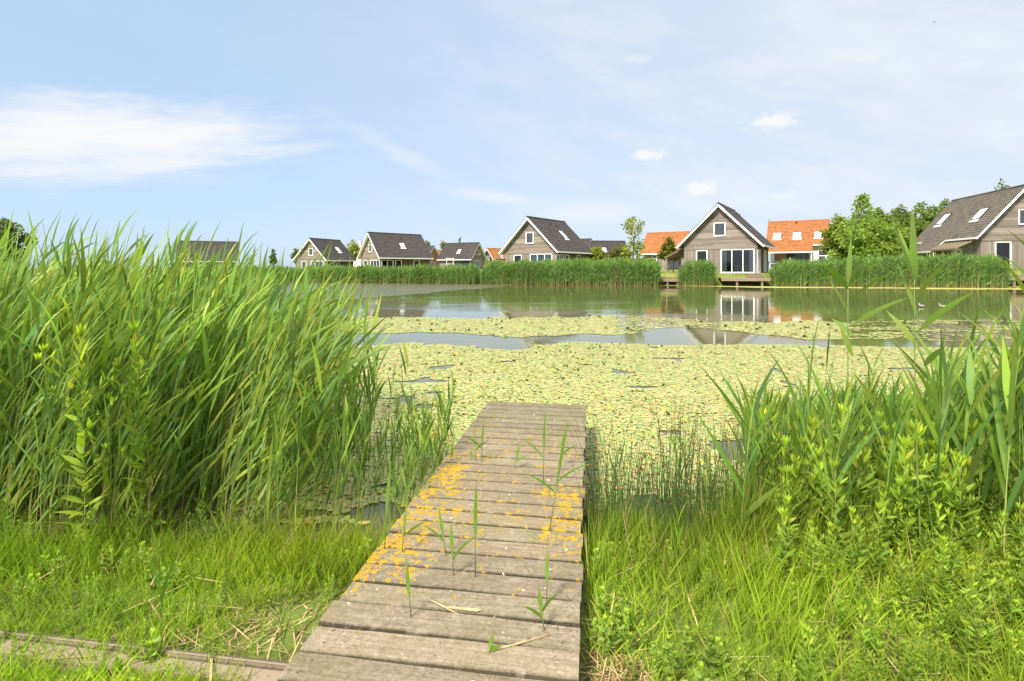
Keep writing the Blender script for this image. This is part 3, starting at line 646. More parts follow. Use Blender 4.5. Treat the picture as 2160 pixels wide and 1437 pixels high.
for sg in (-1, 1):
    bd.hexa([(-.06, sg * .02, .01), (.05, sg * .02, .01), (.07, sg * .15, .07), (-.02, sg * .15, .07), (-.06, sg * .02, .022), (.05, sg * .02, .022), (.07, sg * .15, .078), (-.02, sg * .15, .078)])
    bd.hexa([(-.02, sg * .15, .07), (.07, sg * .15, .07), (.15, sg * .3, .0), (.12, sg * .3, .0), (-.02, sg * .15, .078), (.07, sg * .15, .078), (.15, sg * .3, .005), (.12, sg * .3, .005)])
b_ = bd.build('bird', M['dark']); b_.location = bp_; b_.rotation_euler = (R(25), 0, R(30)); tag(b_, 'tiny dark bird flying high in the pale sky', 'bird')

# ------------------------------------------------------------------ trees, hedges
def leaves_in(blobs, n, size, cA, cB, r):
    """leaf cards scattered on clumpy ellipsoids: blobs = (centre, radii)"""
    wts = np.array([b[1][0] * b[1][1] * b[1][2] for b in blobs]) ** .75; idx = r.choice(len(blobs), n, p=wts / wts.sum())
    c = np.array([b[0] for b in blobs])[idx]; ra = np.array([b[1] for b in blobs])[idx]
    d = nrm(r.normal(size=(n, 3))); q = r.random(n) ** (1 / 2.2)
    p = c + d * ra * q[:, None]
    # gather into sprays
    d0 = nrm(d + r.normal(size=(n, 3)) * .9); d1 = nrm(d0 + np.array([0, 0, -.5]) + r.normal(size=(n, 3)) * .3)
    t = r.random((n, 1)) ** 1.3; cc = cA * (1 - t) + cB * t
    sz = size * (.6 + .8 * r.random(n))
    return ribbons(p, d0, d1, sz, sz * .62, [.25, 1, .1], cc, cc * 1.06, nrm(r.normal(size=(n, 3))))
def tree(name, label, px, d, top, bot, wpx, cA, cB, n=2600, size=.34, shape='round', group=None, basey=None, lean=0):
    r = np.random.default_rng(abs(hash((int(px), int(top)))) % 9999 if False else int(px * 7 + top))
    X = (px - 1080) * d / 1100; gz = float(ground_z(X, d)); sc = d / 1100
    zt = CAMZ - (top - 566) * sc - gz; zb = max(.3, CAMZ - (bot - 566) * sc - gz); W = wpx * sc / 2; hh = zt - zb
    o = empty(name, (X, d, gz), 0, label, 'tree', group)
    tr = MB(); pts = []; k = 6
    for q in range(k + 1): t = q / k; pts.append((lean * t * t + W * .05 * math.sin(3 * t + px), W * .04 * math.cos(2 * t + px), zt * .93 * t - .2 * (1 - t)))
    rb = max(.05, zt * .018); tr.tube(pts, [rb * (1 - .88 * q / k) for q in range(k + 1)], 7)
    blobs = []; nb = {'spire': 14, 'broad': 64}.get(shape, 26)
    for q in range(nb):
        t = (q + .5) / nb
        prof = {'round': math.sin(math.pi * min(1, .14 + .86 * t)) ** .7, 'cone': (1 - t) ** .75 + .08, 'spire': (1 - t) * .9 + .12, 'column': .75 + .25 * math.sin(9 * t), 'broad': 1.0 if t < .42 else (1 - (t - .42) * 3.2 if t < .62 else .36 - .7 * (t - .62))}[shape]
        a = q * 2.4 + r.random(); ro = W * prof * (.35 + .4 * r.random()); rr = max(.17 * W if shape != 'broad' else .1 * W, W * prof * ((.34 if shape != 'broad' else .2) + .22 * r.random()))
        ro *= 1.12; rr *= .82; c = np.array([math.cos(a) * ro + lean * t, math.sin(a) * ro, zb + hh * (.06 + .88 * t)]); blobs.append((c, np.array([rr, rr, min(rr, hh * .16) * .85])))
        tz = max(0, (c[2] - .12 * hh)); tb = min(.92, tz / (zt * .93)); base = Vector(pts[int(tb * k)])
        if q % 2 == 0: tr.tube([base, base.lerp(Vector(c), .5) + Vector((0, 0, -.05 * hh)), Vector(c)], [rb * .35, rb * .22, rb * .08], 4)
    tr.build('trunk', M['bark'], o, True)
    v, f, c = leaves_in(blobs, n, size, np.array(cA), np.array(cB), r)
    link('crown', npmesh('crown', v, f, M['treeleaf'], c), o)
    return o
G1 = (.07, .11, .025); G2 = (.17, .22, .045); Y1 = (.16, .20, .03); Y2 = (.36, .38, .07); D1 = (.10, .15, .04); D2 = (.24, .31, .08)
tree('slender_tree', 'thin see through tree standing between the curtained house and the left orange roof', 1336, 72, 458, 548, 50, Y1, Y2, 800, .34, 'column', lean=.3)
tree('small_tree', 'small dense tree in front of the left orange roof', 1411, 78, 501, 546, 46, (.07, .10, .015), (.24, .22, .03), 2200, .3, 'cone')
tree('small_tree', 'small round tree at the right corner of the curtained house', 1257, 70, 519, 550, 36, Y1, Y2, 1500, .26, 'round')
tree('shrub_tree', 'reddish green bush tree to the left of the thin tree', 1306, 88, 517, 553, 52, (.08, .09, .03), (.2, .2, .06), 1600, .35, 'round')
tree('broad_tree', 'big broad yellow green tree beside the white and brick house', 1818, 62, 403, 549, 150, (.16, .24, .045), (.35, .45, .10), 9000, .36, 'broad')
tree('broad_tree', 'lower bushy tree growing against the left side of the big broad tree', 1768, 64, 447, 553, 62, Y1, (.23, .26, .04), 2600, .34, 'round')
tree('broad_tree', 'low rounded tree at the right foot of the big broad tree', 1870, 66, 488, 552, 66, (.09, .11, .02), (.25, .25, .05), 2600, .34, 'round')
for q, (px, tp, wd, lb) in enumerate(((1852, 436, 96, 'dark tree of the back row seen directly behind the big broad tree'), (1900, 430, 100, 'dark tree of the back row, the first clear of the big broad tree'), (1948, 424, 100, 'dark tree of the back row, midway between big tree and mossy roof'),
        (1994, 418, 96, 'dark tree of the back row touching the mossy roof'), (2040, 424, 70, 'dark tree of the back row, its top just over the mossy ridge'))):
    tree('poplar_tree', lb, px, 96 + q * 2, tp, 548, wd, D1, D2, 7500, .46, 'round', 'dark trees in the back row')
tree('birch_tree', 'loose tree top rising above the ridge of the mossy roofed house', 2112, 92, 374, 520, 62, G1, (.16, .18, .05), 1500, .5, 'round')
tree('edge_tree', 'dark rounded tree at the left edge above the reeds', 8, 78, 458, 560, 92, D1, (.10, .12, .035), 4200, .4, 'round')
tree('small_tree', 'leafy tree between the gable with the square window and the long dark roof', 745, 118, 503, 552, 26, Y1, Y2, 900, .4, 'round')
tree('small_tree', 'little tree at the left eave of the gable with the square window', 624, 126, 522, 556, 20, G1, G2, 600, .4, 'round')
tree('small_tree', 'lone small tree peeping over the reeds left of the timber gables', 576, 126, 524, 558, 15, G1, G2, 500, .4, 'cone')
tree('conifer', 'narrow pointed tree above the ridge of the small distant house', 970, 165, 499, 556, 13, G1, (.12, .15, .05), 700, .5, 'spire')
tree('pale_tree', 'pale loose tree at the left end of the small distant roof', 935, 160, 507, 556, 16, (.16, .18, .09), (.3, .3, .16), 450, .5, 'column')
tree('pale_tree', 'pale loose tree over the right end of the long dark roof', 902, 160, 507, 556, 12, (.16, .18, .09), (.3, .3, .16), 350, .5, 'column')

def hedge(name, label, px0, px1, d, top, cA, cB, n):
    r = np.random.default_rng(int(px0)); x0 = (px0 - 1080) * d / 1100; x1 = (px1 - 1080) * d / 1100; gz = float(ground_z(x0, d)); zt = CAMZ - (top - 566) * d / 1100 - gz
    bl = [(np.array([x0 + (x1 - x0) * (q + .5) / 16, d + r.normal() * .2, gz + zt * .5]), np.array([(x1 - x0) / 14, .8, zt * (.5 + .06 * r.random())])) for q in range(16)]
    v, f, c = leaves_in(bl, n, .3, np.array(cA), np.array(cB), r)
    tag(link(name, npmesh(name, v, f, M['treeleaf'], c)), label, 'hedge')
hedge('hedge', 'bright clipped hedge between the black house and the curtained house', 1024, 1056, 90, 550, Y1, Y2, 1600)
hedge('hedge', 'bright clipped hedge between the curtained house and the thin tree', 1264, 1350, 80, 545, Y1, Y2, 3200)
hedge('hedge', 'low hedge at the foot of the big broad tree', 1745, 1830, 72, 546, G1, G2, 3000)
hedge('hedge', 'green shrubs filling behind the small orange house tree', 1345, 1380, 84, 546, Y1, Y2, 1600)

# ------------------------------------------------------------------ reeds
LEAFP = [.35, .85, 1, .8, .45, .04]
def col(a, n, v, r):
    a = np.array(a); return np.clip(a * (1 + v * r.normal(size=(n, 1))) * (1 + .06 * r.normal(size=(n, 3))), .004, .9)
def reeds(base, h, lean, r, nleaf=9, ll=.42, lw=.022, t0=.32, swept=.9, stemr=.0042, e0=(52, 76), e1=(8, 40), green=(.155, .25, .045), seg=6, dead=.12, tanr=.4):
    n = len(base); t = np.linspace(0, 1, seg)
    wind = nrm(np.stack([np.ones(n), .25 * r.normal(size=n), np.zeros(n)], -1))
    j = r.normal(size=(n, 3)) * .03; j[:, 2] = 0
    pos = base[:, None] + wind[:, None] * (lean[:, None] * t ** 1.8)[..., None] + j[:, None] * t[None, :, None]
    pos[:, :, 2] += h[:, None] * (t - .06 * t * t)
    rad = stemr * (1 - .72 * t)[None] * (.8 + .4 * r.random((n, 1)))
    tan = np.array([.30, .25, .09]); gr = np.array(green) * .9
    isdead = (r.random(n) < dead)[:, None, None]
    mixv = np.clip((t - .08) / tanr, 0, 1)[None, :, None] * np.ones((n, 1, 1)); sc = tan * (1 - mixv) + gr * mixv
    sc = np.where(isdead, np.array([.42, .31, .15]), sc) * (.75 + .5 * r.random((n, 1, 1)))
    st = tubes(pos, rad, sc)
    B = []; D0 = []; D1 = []; LN = []; WD = []; CC = []
    dl = isdead[:, 0, 0]
    tw = .6 * r.normal(size=n)
    for q in range(nleaf + 1):
        tq = np.clip(t0 + (.985 - t0) * (q + .6 * r.random(n)) / nleaf, 0, .985) if q < nleaf else np.full(n, .97)
        fi = tq * (seg - 1); a = np.minimum(fi.astype(int), seg - 2); w_ = (fi - a)[:, None]
        p = pos[np.arange(n), a] * (1 - w_) + pos[np.arange(n), a + 1] * w_
        az = tw + (q % 2) * np.pi + .5 * r.normal(size=n); hd = np.stack([np.cos(az), np.sin(az), 0 * az], -1) * (1 - swept * .75) + wind * swept; hd = nrm(hd)
        a0 = np.radians(r.uniform(*e0, n)); a1 = np.radians(r.uniform(*e1, n))
        if q == nleaf: a0 = np.radians(r.uniform(74, 88, n)); a1 = np.radians(r.uniform(45, 80, n))
        z = np.array([0, 0, 1.])
        D0.append(hd * np.cos(a0)[:, None] + z * np.sin(a0)[:, None]); D1.append(hd * np.cos(a1)[:, None] + z * np.sin(a1)[:, None])
        B.append(p); LN.append(ll * r.uniform(.6, 1.25, n) * (.75 + .5 * np.sin(np.pi * np.clip(tq, 0, 1)))); WD.append(lw * r.uniform(.5, 1.5, n))
        g = col(green, n, .16, r); y = r.random((n, 1)); g = np.where(y < .2, g * np.array([1.35, 1.15, .9]), g); g = np.where(y > .65, g * np.array([.72, .84, 1.25]), g); g = g * r.uniform(.62, 1.2, (n, 1))
        g = np.where(r.random((n, 1)) < .005, np.array([.40, .28, .06]), g)
        LN[-1] = np.where(dl, .01, LN[-1]); CC.append(g)
    B, D0, D1, LN, WD, CC = [np.concatenate(x) for x in (B, D0, D1, LN, WD, CC)]
    ref = nrm(np.stack([.55 * r.normal(size=len(B)), np.ones(len(B)), .55 * r.normal(size=len(B))], -1))
    lf = ribbons(B, D0, D1, LN, WD, LEAFP, CC, CC * np.array([1.12, 1.06, .9]), ref)
    return st, lf

def bed_shape(x, y):
    """height of the near left reed bed above ground, 0 outside it"""
    right = -1.44 - .36 * (y - 3.4)
    k = sst(0, 1.7, right - x)
    front = 3.22 + .12 * np.sin(x * 2.3) + .10 * np.sin(x * 5.1)
    return np.where((y > front) & (x < right), 1.34 + .28 * k + .06 * np.maximum(0, y - 3.6), 0)
def bed_pts(n, x0, x1, y0, y1, r):
    x = r.uniform(x0, x1, n); y = r.uniform(y0, y1, n); h = bed_shape(x, y); m = h > 0
    return x[m], y[m], h[m]
r1 = np.random.default_rng(21)
x, y, h = bed_pts(2600, -7.5, -.7, 3.1, 6.3, r1)
keep = r1.random(len(x)) < np.where(y < 4.4, 1, .7); x, y, h = x[keep], y[keep], h[keep]
base = np.stack([x, y, ground_z(x, y)], -1); h = h * np.where(r1.random(len(x)) < .06, 1.2, r1.uniform(.74, 1.1, len(x))) - np.minimum(base[:, 2], 0)
order = np.argsort(y + .0 * x); front_idx = order[:80]; rest = order[80:]
rim = sst(1.0, .1, (-1.44 - .36 * (y - 3.4)) - x)                     # 1 at the open right flank, where the wind lays the reeds over
def bedpart(m, **kw): return reeds(base[m], h[m], (.13 + .17 * rim[m]) * h[m] * r1.uniform(.3, 1.6, len(m)), r1, 10, **kw)
inner = np.array([i for i in rest if rim[i] < .35]); outer = np.array([i for i in rest if rim[i] >= .35])
sA, lA = bedpart(inner, ll=.50, lw=.021, t0=.1, swept=.62, e0=(50, 85), e1=(22, 72), green=(.215, .33, .062))
sB, lB = bedpart(outer, ll=.44, lw=.017, t0=.08, swept=.82, e0=(40, 80), e1=(8, 58), green=(.21, .32, .065), dead=.22)
st, lf = cat([sA, sB]), cat([lA, lB])
tag(link('reed_bed', npmesh('reed_bed', *st[:2], M['stem'], st[2])), 'tall windswept reed bed filling the left bank', 'reeds', kind='stuff')
bed = bpy.data.objects['reed_bed']; lo = link('leaves', npmesh('leaves', *lf[:2], M['leaf'], lf[2]), bed); lo['kind'] = 'stuff'

def reed_protos(n, r, **kw):
    out = []
    for q in range(n):
        hq = np.array([kw.get('h', 2.0) * r.uniform(.92, 1.08)])
        s_, l_ = reeds(np.zeros((1, 3)), hq, kw.get('lean', .15) * hq * r.uniform(.6, 1.25, 1), r, kw.get('nleaf', 11), kw.get('ll', .50), kw.get('lw', .02), swept=kw.get('swept', .6), e0=kw.get('e0', (52, 84)), e1=kw.get('e1', (22, 70)), t0=kw.get('t0', .14), green=kw.get('green', (.21, .31, .06)), dead=0)
        out.append((hq[0], npmesh('reed_stem', *s_[:2], M['stem'], s_[2]), npmesh('reed_leaves', *l_[:2], M['leaf'], l_[2])))
    return out
def plant_reed(proto, pos, h, rz, label, group=None):
    o = link('reed', proto[1]); o.location = pos; s_ = h / proto[0]; o.scale = (s_, s_, s_); o.rotation_euler = (0, 0, rz)
    l_ = link('leaves', proto[2]); l_.parent = o
    return tag(o, label, 'reed', group)
pl = reed_protos(24, r1)
for q, i in enumerate(front_idx):
    plant_reed(pl[q % 24], base[i], h[i], r1.normal() * .22, 'tall leafy reed bent by the wind along the front of the left bed', 'windswept reeds along the front of the left bed')
# thin fringe of young shoots between bed and jetty
xs = r1.uniform(-1.55, -.42, 150); ys = r1.uniform(3.2, 4.5, 150); edge_x = -.80 + (ys - 1.78) * .151 - .06
m = xs < edge_x; xs, ys = xs[m], ys[m]
pf = reed_protos(12, r1, h=1.0, lean=.10, nleaf=5, ll=.34, lw=.02, swept=.35, e0=(66, 84), e1=(40, 78), t0=.3, green=(.17, .27, .045))
for q in range(len(xs)):
    z = max(0, float(ground_z(xs[q], ys[q]))) - .05
    plant_reed(pf[q % 12], (xs[q], ys[q], z), r1.uniform(.5, 1.1) * (1 if xs[q] < -1.0 else .72), r1.normal() * .5, 'slim young reed standing in the shallows between the tall bed and the jetty', 'young reeds in the shallows left of the jetty')

# right hand reeds: low, broad leaved, hardly bent
r2 = np.random.default_rng(8)
pr_ = reed_protos(18, r2, h=1.0, lean=.08, nleaf=6, ll=.46, lw=.023, swept=.3, e0=(54, 82), e1=(42, 78), t0=.25, green=(.17, .27, .055))
cnt = 0
while cnt < 48:
    xx = r2.uniform(1.15, 5.2); yy = r2.uniform(2.55, 5.0); px = 1080 + 1100 * xx / yy
    if px < 1560 or px > 2330 or yy > 4.6 and px < 1800: continue
    if yy < 3.1 and r2.random() < .55: continue
    top = 800 - 175 * sst(1990, 2180, px) + 60 * sst(1800, 1580, px) + r2.uniform(-60, 170)
    z0 = max(0, float(ground_z(xx, yy))) - .02; hh = (CAMZ - (top - 566) * yy / 1100) - z0
    if hh < .3: continue
    plant_reed(pr_[cnt % 18], (xx, yy, z0), min(hh, 1.7), r2.normal() * .8, 'broad leaved reed in the clump on the right bank', 'reeds in the clump on the right bank'); cnt += 1
for q in range(26):
    px = r2.uniform(1960, 2230); yy = r2.uniform(2.6, 3.5); xx = (px - 1080) * yy / 1100; z0 = float(ground_z(xx, yy)) - .02; hh = CAMZ - (r2.uniform(655, 800) - 566) * yy / 1100 - z0
    plant_reed(pr_[q % 18], (xx, yy, z0), hh / 1.2, r2.normal() * .8, 'taller broad leaved reed rising at the far right edge of the right bank', 'taller reeds at the right edge')
xs = r2.uniform(1.2, 5.5, 420); ys = r2.uniform(3.3, 5.2, 420); pxs = 1080 + 1100 * xs / ys; m = pxs > 1570
xs, ys, pxs = xs[m], ys[m], pxs[m]; tops = 860 - 150 * sst(1990, 2180, pxs) + 50 * sst(1800, 1580, pxs) + r2.uniform(-20, 190, len(xs)); z0 = np.maximum(0, ground_z(xs, ys)) - .03
hh = np.clip(CAMZ - (tops - 566) * ys / 1100 - z0, .3, 1.6)
st, lf = reeds(np.stack([xs, ys, z0], -1), hh, .08 * hh, r2, 6, .40, .024, .25, .3, e0=(54, 82), e1=(42, 78), green=(.15, .25, .045))
rb = tag(link('reed_clump', npmesh('reed_clump', *st[:2], M['stem'], st[2])), 'dense lower reeds behind the right bank plants', 'reeds', kind='stuff')
lo = link('leaves', npmesh('leaves', *lf[:2], M['leaf'], lf[2]), rb); lo['kind'] = 'stuff'

# the two tall stalks on the right, leaf by leaf: (node, tip, width) in metres
def stalk(label, base, top, d, leafs, wid):
    pts = [Vector(base)]; b = Vector(base); t = Vector(top)
    for q in range(1, 9): f = q / 8; pts.append(b.lerp(t, f) + Vector((-.012 * math.sin(f * 3.1), 0, 0)))
    m = MB(); m.tube(pts, [.0052 - .0004 * q for q in range(9)], 6)
    M.setdefault('greenstem', plain('green_reed_stem', (.13, .20, .045), .5, .3, .15, 20))
    o = m.build('reed_stalk', M['greenstem'], None, True); tag(o, label, 'reed')
    B = []; D0 = []; D1 = []; LN = []; WD = []
    for (n0, t0, t1, w_) in leafs:
        a = at(*n0, d); e = at(*t0, d + t1); v = e - a; dv = v.normalized()
        B.append(a); D0.append(dv + Vector((0, 0, .22))); D1.append(dv - Vector((0, 0, .22))); LN.append(v.length * 1.02); WD.append(w_)
    B, D0, D1 = [np.array([list(v) for v in x]) for x in (B, D0, D1)]; n = len(B)
    rr = np.random.default_rng(n); cc = col((.20, .29, .06), n, .12, rr)
    ref = nrm(np.stack([.3 * rr.normal(size=n), -np.ones(n), .35 * rr.normal(size=n)], -1))
    v, f, c = ribbons(B, nrm(D0), nrm(D1), np.array(LN), np.array(WD), [.3, .75, 1, .95, .75, .45, .04], cc * .9, cc * 1.1, ref)
    link('leaves', npmesh('leaves', v, f, M['leaf'], c), o)
d1 = 2.9; b1 = onground(1800, 1075); b1 = Vector(((1800 - 1080) * d1 / 1100, d1, float(ground_z((1800 - 1080) * d1 / 1100, d1))))
stalk('tall lone reed stalk rising over the water, the shorter and left of two', b1, at(1789, 608, d1), d1, [((1789, 606), (1795, 503), .05, .030), ((1790, 604), (1832, 515), -.06, .034), ((1788, 610), (1735, 556), -.12, .034), ((1791, 636), (1890, 571), .1, .026), ((1792, 667), (1747, 583), .1, .022),
    ((1796, 688), (1912, 627), -.15, .024), ((1797, 708), (1755, 672), .1, .030), ((1798, 752), (1772, 688), 0, .03)], .03)
d2 = 2.7; x2 = (1945 - 1080) * d2 / 1100; b2 = Vector((x2, d2, float(ground_z(x2, d2))))
stalk('tallest lone reed stalk on the right, its bright tuft level with the mossy roof', b2, at(1929, 590, d2), d2, [((1929, 590), (1924, 440), .02, .042), ((1930, 588), (1896, 482), .05, .03), ((1928, 592), (1880, 462), -.1, .032), ((1930, 585), (1922, 500), -.05, .04), ((1933, 630), (1992, 553), -.12, .036), ((1935, 668), (1896, 560), .08, .034),
    ((1939, 698), (2048, 616), -.18, .032), ((1940, 740), (1872, 655), .1, .03), ((1950, 772), (1992, 730), -.1, .034)], .03)

# far reed beds
def far_bed(label, px0, px1, hA, hB, n, seed):
    r = np.random.default_rng(seed); a = shore_pt(px0); b = shore_pt(px1); ln = np.linalg.norm(b - a)
    u = r.random(n); s_ = r.uniform(-.7, 1.5, n); p = a + (b - a) * u[:, None] + SN * s_[:, None]
    endf = sst(0, .8, np.minimum(u, 1 - u) * ln + .25)
    cl = .74 + .34 * vnoise(u * ln, s_ * 1.5, 1.1) + .18 * vnoise(u * ln, s_ * 3 + 7, 3.5)
    h = (hA + (hB - hA) * u) * cl * (.75 + .25 * endf) * r.uniform(.86, 1.08, n)
    z = np.full(n, -.1); base = np.stack([p[:, 0], p[:, 1], z], -1)
    st, lf = reeds(base, h, .12 * h * r.uniform(.2, 1.4, n), r, 9, .58, .045, .1, .45, .018, (45, 80), (-5, 45), (.145, .26, .062), 6, .2, .16)
    lf = (lf[0], lf[1], lf[2] * np.repeat(.8 + .45 * vnoise(np.repeat(u * ln, 1), s_, .9), 1)[np.tile(np.repeat(np.arange(n), 12), 10)][:, None])
    o = tag(link('reed_bed', npmesh('reed_bed', *st[:2], M['stem'], st[2])), label, 'reeds', 'reed beds on the far bank', 'stuff')
    lo = link('leaves', npmesh('leaves', *lf[:2], M['leaf'], lf[2]), o); lo['kind'] = 'stuff'
far_bed('far reed bed running left below the long dark roof', 380, 1003, 1.6, 1.85, 4200, 1)
far_bed('longest far reed bed, straight in front of the curtained house', 1015, 1387, 2.25, 2.35, 3400, 2)
far_bed('small rounded reed clump left of the three pane gable', 1434, 1503, 2.25, 2.3, 800, 3)
far_bed('far reed bed running right below the white house and mossy roof', 1630, 2118, 2.25, 2.7, 3600, 4)
far_bed('far reeds at the right end beyond the last landing', 2200, 2420, 2.3, 2.3, 900, 5)

# far lawn tufts
r = np.random.default_rng(31); n = 9000
pa_ = r.uniform(660, 2300, n); s_ = r.uniform(.4, 9, n) ; a = np.array([shore_pt(q) for q in pa_]); p = a + SN * s_[:, None]
base = np.stack([p[:, 0], p[:, 1], ground_z(p[:, 0], p[:, 1]) - .02], -1); az = r.uniform(0, 6.28, n); d0 = nrm(np.stack([.3 * np.cos(az), .3 * np.sin(az), np.ones(n)], -1)); dd1 = nrm(np.stack([np.cos(az), np.sin(az), .6 * np.ones(n)], -1))
cc = np.where(r.random((n, 1)) < .3, col((.28, .26, .08), n, .2, r), col((.15, .21, .04), n, .25, r))
ln = r.uniform(.12, .4, n) * np.where(s_ < 3, 1.3, .6)
v, f, c = ribbons(base, d0, dd1, ln, np.full(n, .035), [.6, 1, .05], cc, cc * 1.1, nrm(r.normal(size=(n, 3))))
tag(link('far_grass', npmesh('far_grass', v, f, M['leafsoft'], c)), 'rough grass on the far bank', None, kind='stuff')

# ------------------------------------------------------------------ floating plants
M['pad'] = attrmat('lily_pad', .5, .2)
def pads(p, rad, tilt, cc, r, z0=.004):
    n = len(p); a = 2 * np.pi * np.arange(8) / 8
    ph = r.uniform(0, 6.28, n); k = np.ones((n, 8)) * (1 + .08 * r.normal(size=(n, 8))); k[:, 0] = .35
    x = np.cos(a)[None] * k * rad[:, None]; y = np.sin(a)[None] * k * rad[:, None]
    z = y * np.sin(tilt)[:, None] + np.abs(np.sin(tilt) * rad)[:, None] * .9; y = y * np.cos(tilt)[:, None]
    X = x * np.cos(ph)[:, None] - y * np.sin(ph)[:, None]; Y = x * np.sin(ph)[:, None] + y * np.cos(ph)[:, None]
    V = np.stack([p[:, 0, None] + X, p[:, 1, None] + Y, z0 + r.random(n)[:, None] * .007 + z], -1).reshape(-1, 3)
    q = np.array([(0, 1, 2, 3), (0, 3, 4, 5), (0, 5, 6, 7)]); F = (q[None] + (np.arange(n) * 8)[:, None, None]).reshape(-1, 4)
    return V, F, np.repeat(cc, 8, axis=0)
def hexgrid(x0, x1, y0, y1, s_, r):
    ys = np.arange(y0, y1, s_ * .866); xs = np.arange(x0, x1, s_)
    X, Y = np.meshgrid(xs, ys); X = X + (np.arange(len(ys)) % 2)[:, None] * s_ / 2
    return np.stack([X.ravel(), Y.ravel()], -1) + r.normal(size=(X.size, 2)) * s_ * .2
r3 = np.random.default_rng(77)
p = np.concatenate([hexgrid(-3, 8, 3.5, 7, .038, r3), hexgrid(-5.5, 12.5, 7, 12.6, .042, r3)]); X, Y = p[:, 0], p[:, 1]; PX = 1080 + 1100 * X / Y
far_e = 11.7 + .9 * (vnoise(X, Y * .3, 1.7) - .5) + .45 * (vnoise(X, Y, .4) - .5) - .25 * sst(1, 6, X) - .35 * (np.abs(X + .8) < 1.2)
near_e = 3.45 + .3 * vnoise(X, Y, .7)
den = 1.02 - .05 * vnoise(X, Y, .9)
gap = vnoise(X, Y * 1.0, .34); big = vnoise(X + 9, Y + 4, .8)
open_ = sst(5.4, 3.7, Y) * (X > 0)                                   # more open water near the right bank
keep = (Y < far_e) & (Y > near_e) & (PX > 480) & (PX < 2300) & (gap > .07 + .24 * open_ + .08 * (big < .3)) & (r3.random(len(p)) < den)
keep &= ~((Y < 4.9) & (X < -.4) & (vnoise(X, Y, .3) < .30))
p = p[keep]; X, Y = p[:, 0], p[:, 1]; n = len(p)
def padcol(n, p, r, warm):
    c = col((.29, .31, .115), n, .09, r); u = r.random((n, 1)); wv = (vnoise(p[:, 0], p[:, 1], .9) * warm)[:, None]
    c = np.where(u < .30, col((.345, .335, .12), n, .08, r), c); c = np.where(u < .05 + .20 * wv, col((.47, .32, .12), n, .12, r), c); c = np.where(u < .03 * wv, col((.36, .16, .06), n, .15, r), c)
    c = np.where(u > .86, col((.21, .29, .06), n, .15, r), c); return c
warm = .35 + 1.0 * sst(-.5, 2.0, X) * sst(10, 5, Y)
cc = padcol(n, p, r3, warm); tl = np.radians(r3.normal(size=n) * 1.8)
curl = (r3.random(n) < .013 * (1 + 1.5 * (np.abs(X) < 2) * (Y > 6))); tl = np.where(curl, np.radians(r3.uniform(20, 60, n)), tl); cc = np.where(curl[:, None], col((.15, .19, .035), n, .25, r3), cc)
rad = r3.uniform(.65, 1.2, n) * np.where(Y < 7, .029, .034) * np.where(curl, .8, 1)
dist = np.hypot(X - .6, Y - 1); idx = np.argsort(np.where((X > .8) & (PX[keep] < 1650), dist, 99)); single = idx[:150]; dark_ = 0; rest = idx[110:]
# the middle strip and stray pads
p2 = hexgrid(-9, 28, 12.2, 21, .075, r3); X2, Y2 = p2[:, 0], p2[:, 1]; PX2 = 1080 + 1100 * X2 / Y2
PY2 = 566 + 1100 * CAMZ / Y2
wav = 10 * (vnoise(X2, Y2 * .5, 2.2) - .5) + 5 * (vnoise(X2, Y2, .5) - .5)
up = 671 + 8 * sst(1250, 1500, PX2) - 14 * sst(1480, 1250, PX2) * 0 ; lo_ = np.interp(PX2, [600, 830, 1000, 1100, 1320, 1420, 1560, 1700, 1900, 2200], [702, 702, 704, 709, 708, 692, 700, 714, 712, 735])
up = np.interp(PX2, [600, 820, 1330, 1420, 1500, 1700, 1760, 1900, 2200], [668, 671, 671, 676, 684, 679, 684, 676, 672])
dens = np.where(PX2 < 1300, 1.0, np.where(PX2 < 1520, .33 + .3 * (vnoise(X2, Y2, .5) > .5), np.where(PX2 < 1790, 1.0, .5 * (vnoise(X2, Y2 * 2.5, .9) > .52) + .05)))
k2 = (PY2 > up + wav) & (PY2 < lo_ + wav * .8) & (r3.random(len(p2)) < dens) & (PX2 > 560) & (PX2 < 2300)
p2 = p2[k2]; n2 = len(p2); c2 = padcol(n2, p2, r3, np.full(n2, .3)); t2 = np.radians(r3.normal(size=n2) * 1.2)
cu = r3.random(n2) < .012; t2 = np.where(cu, np.radians(35), t2); c2 = np.where(cu[:, None], np.array([.1, .12, .03]), c2)
A = pads(p[rest], rad[rest], tl[rest], cc[rest], r3); B = pads(p2, r3.uniform(.042, .062, n2), t2, c2, r3)
tag(link('lily_pads', npmesh('lily_pads', *cat([A])[:2], M['pad'], A[2])), 'carpet of yellow green lily pads around and beyond the jetty', 'lily pads', kind='stuff')
tag(link('lily_pads', npmesh('lily_pads', *B[:2], M['pad'], B[2])), 'narrow strip of lily pads across the middle of the pond', 'lily pads', kind='stuff')
for q in single:
    V, F, K = pads(np.zeros((1, 2)), rad[q:q + 1], tl[q:q + 1], cc[q:q + 1], r3)
    o = link('lily_pad', npmesh('lily_pad', V, F, M['pad'], K)); o.location = (p[q, 0], p[q, 1], 0)
    tag(o, 'small floating lily pad in the gappy water right of the jetty near the bank', 'lily pad', 'lily pads in the open water right of the jetty')
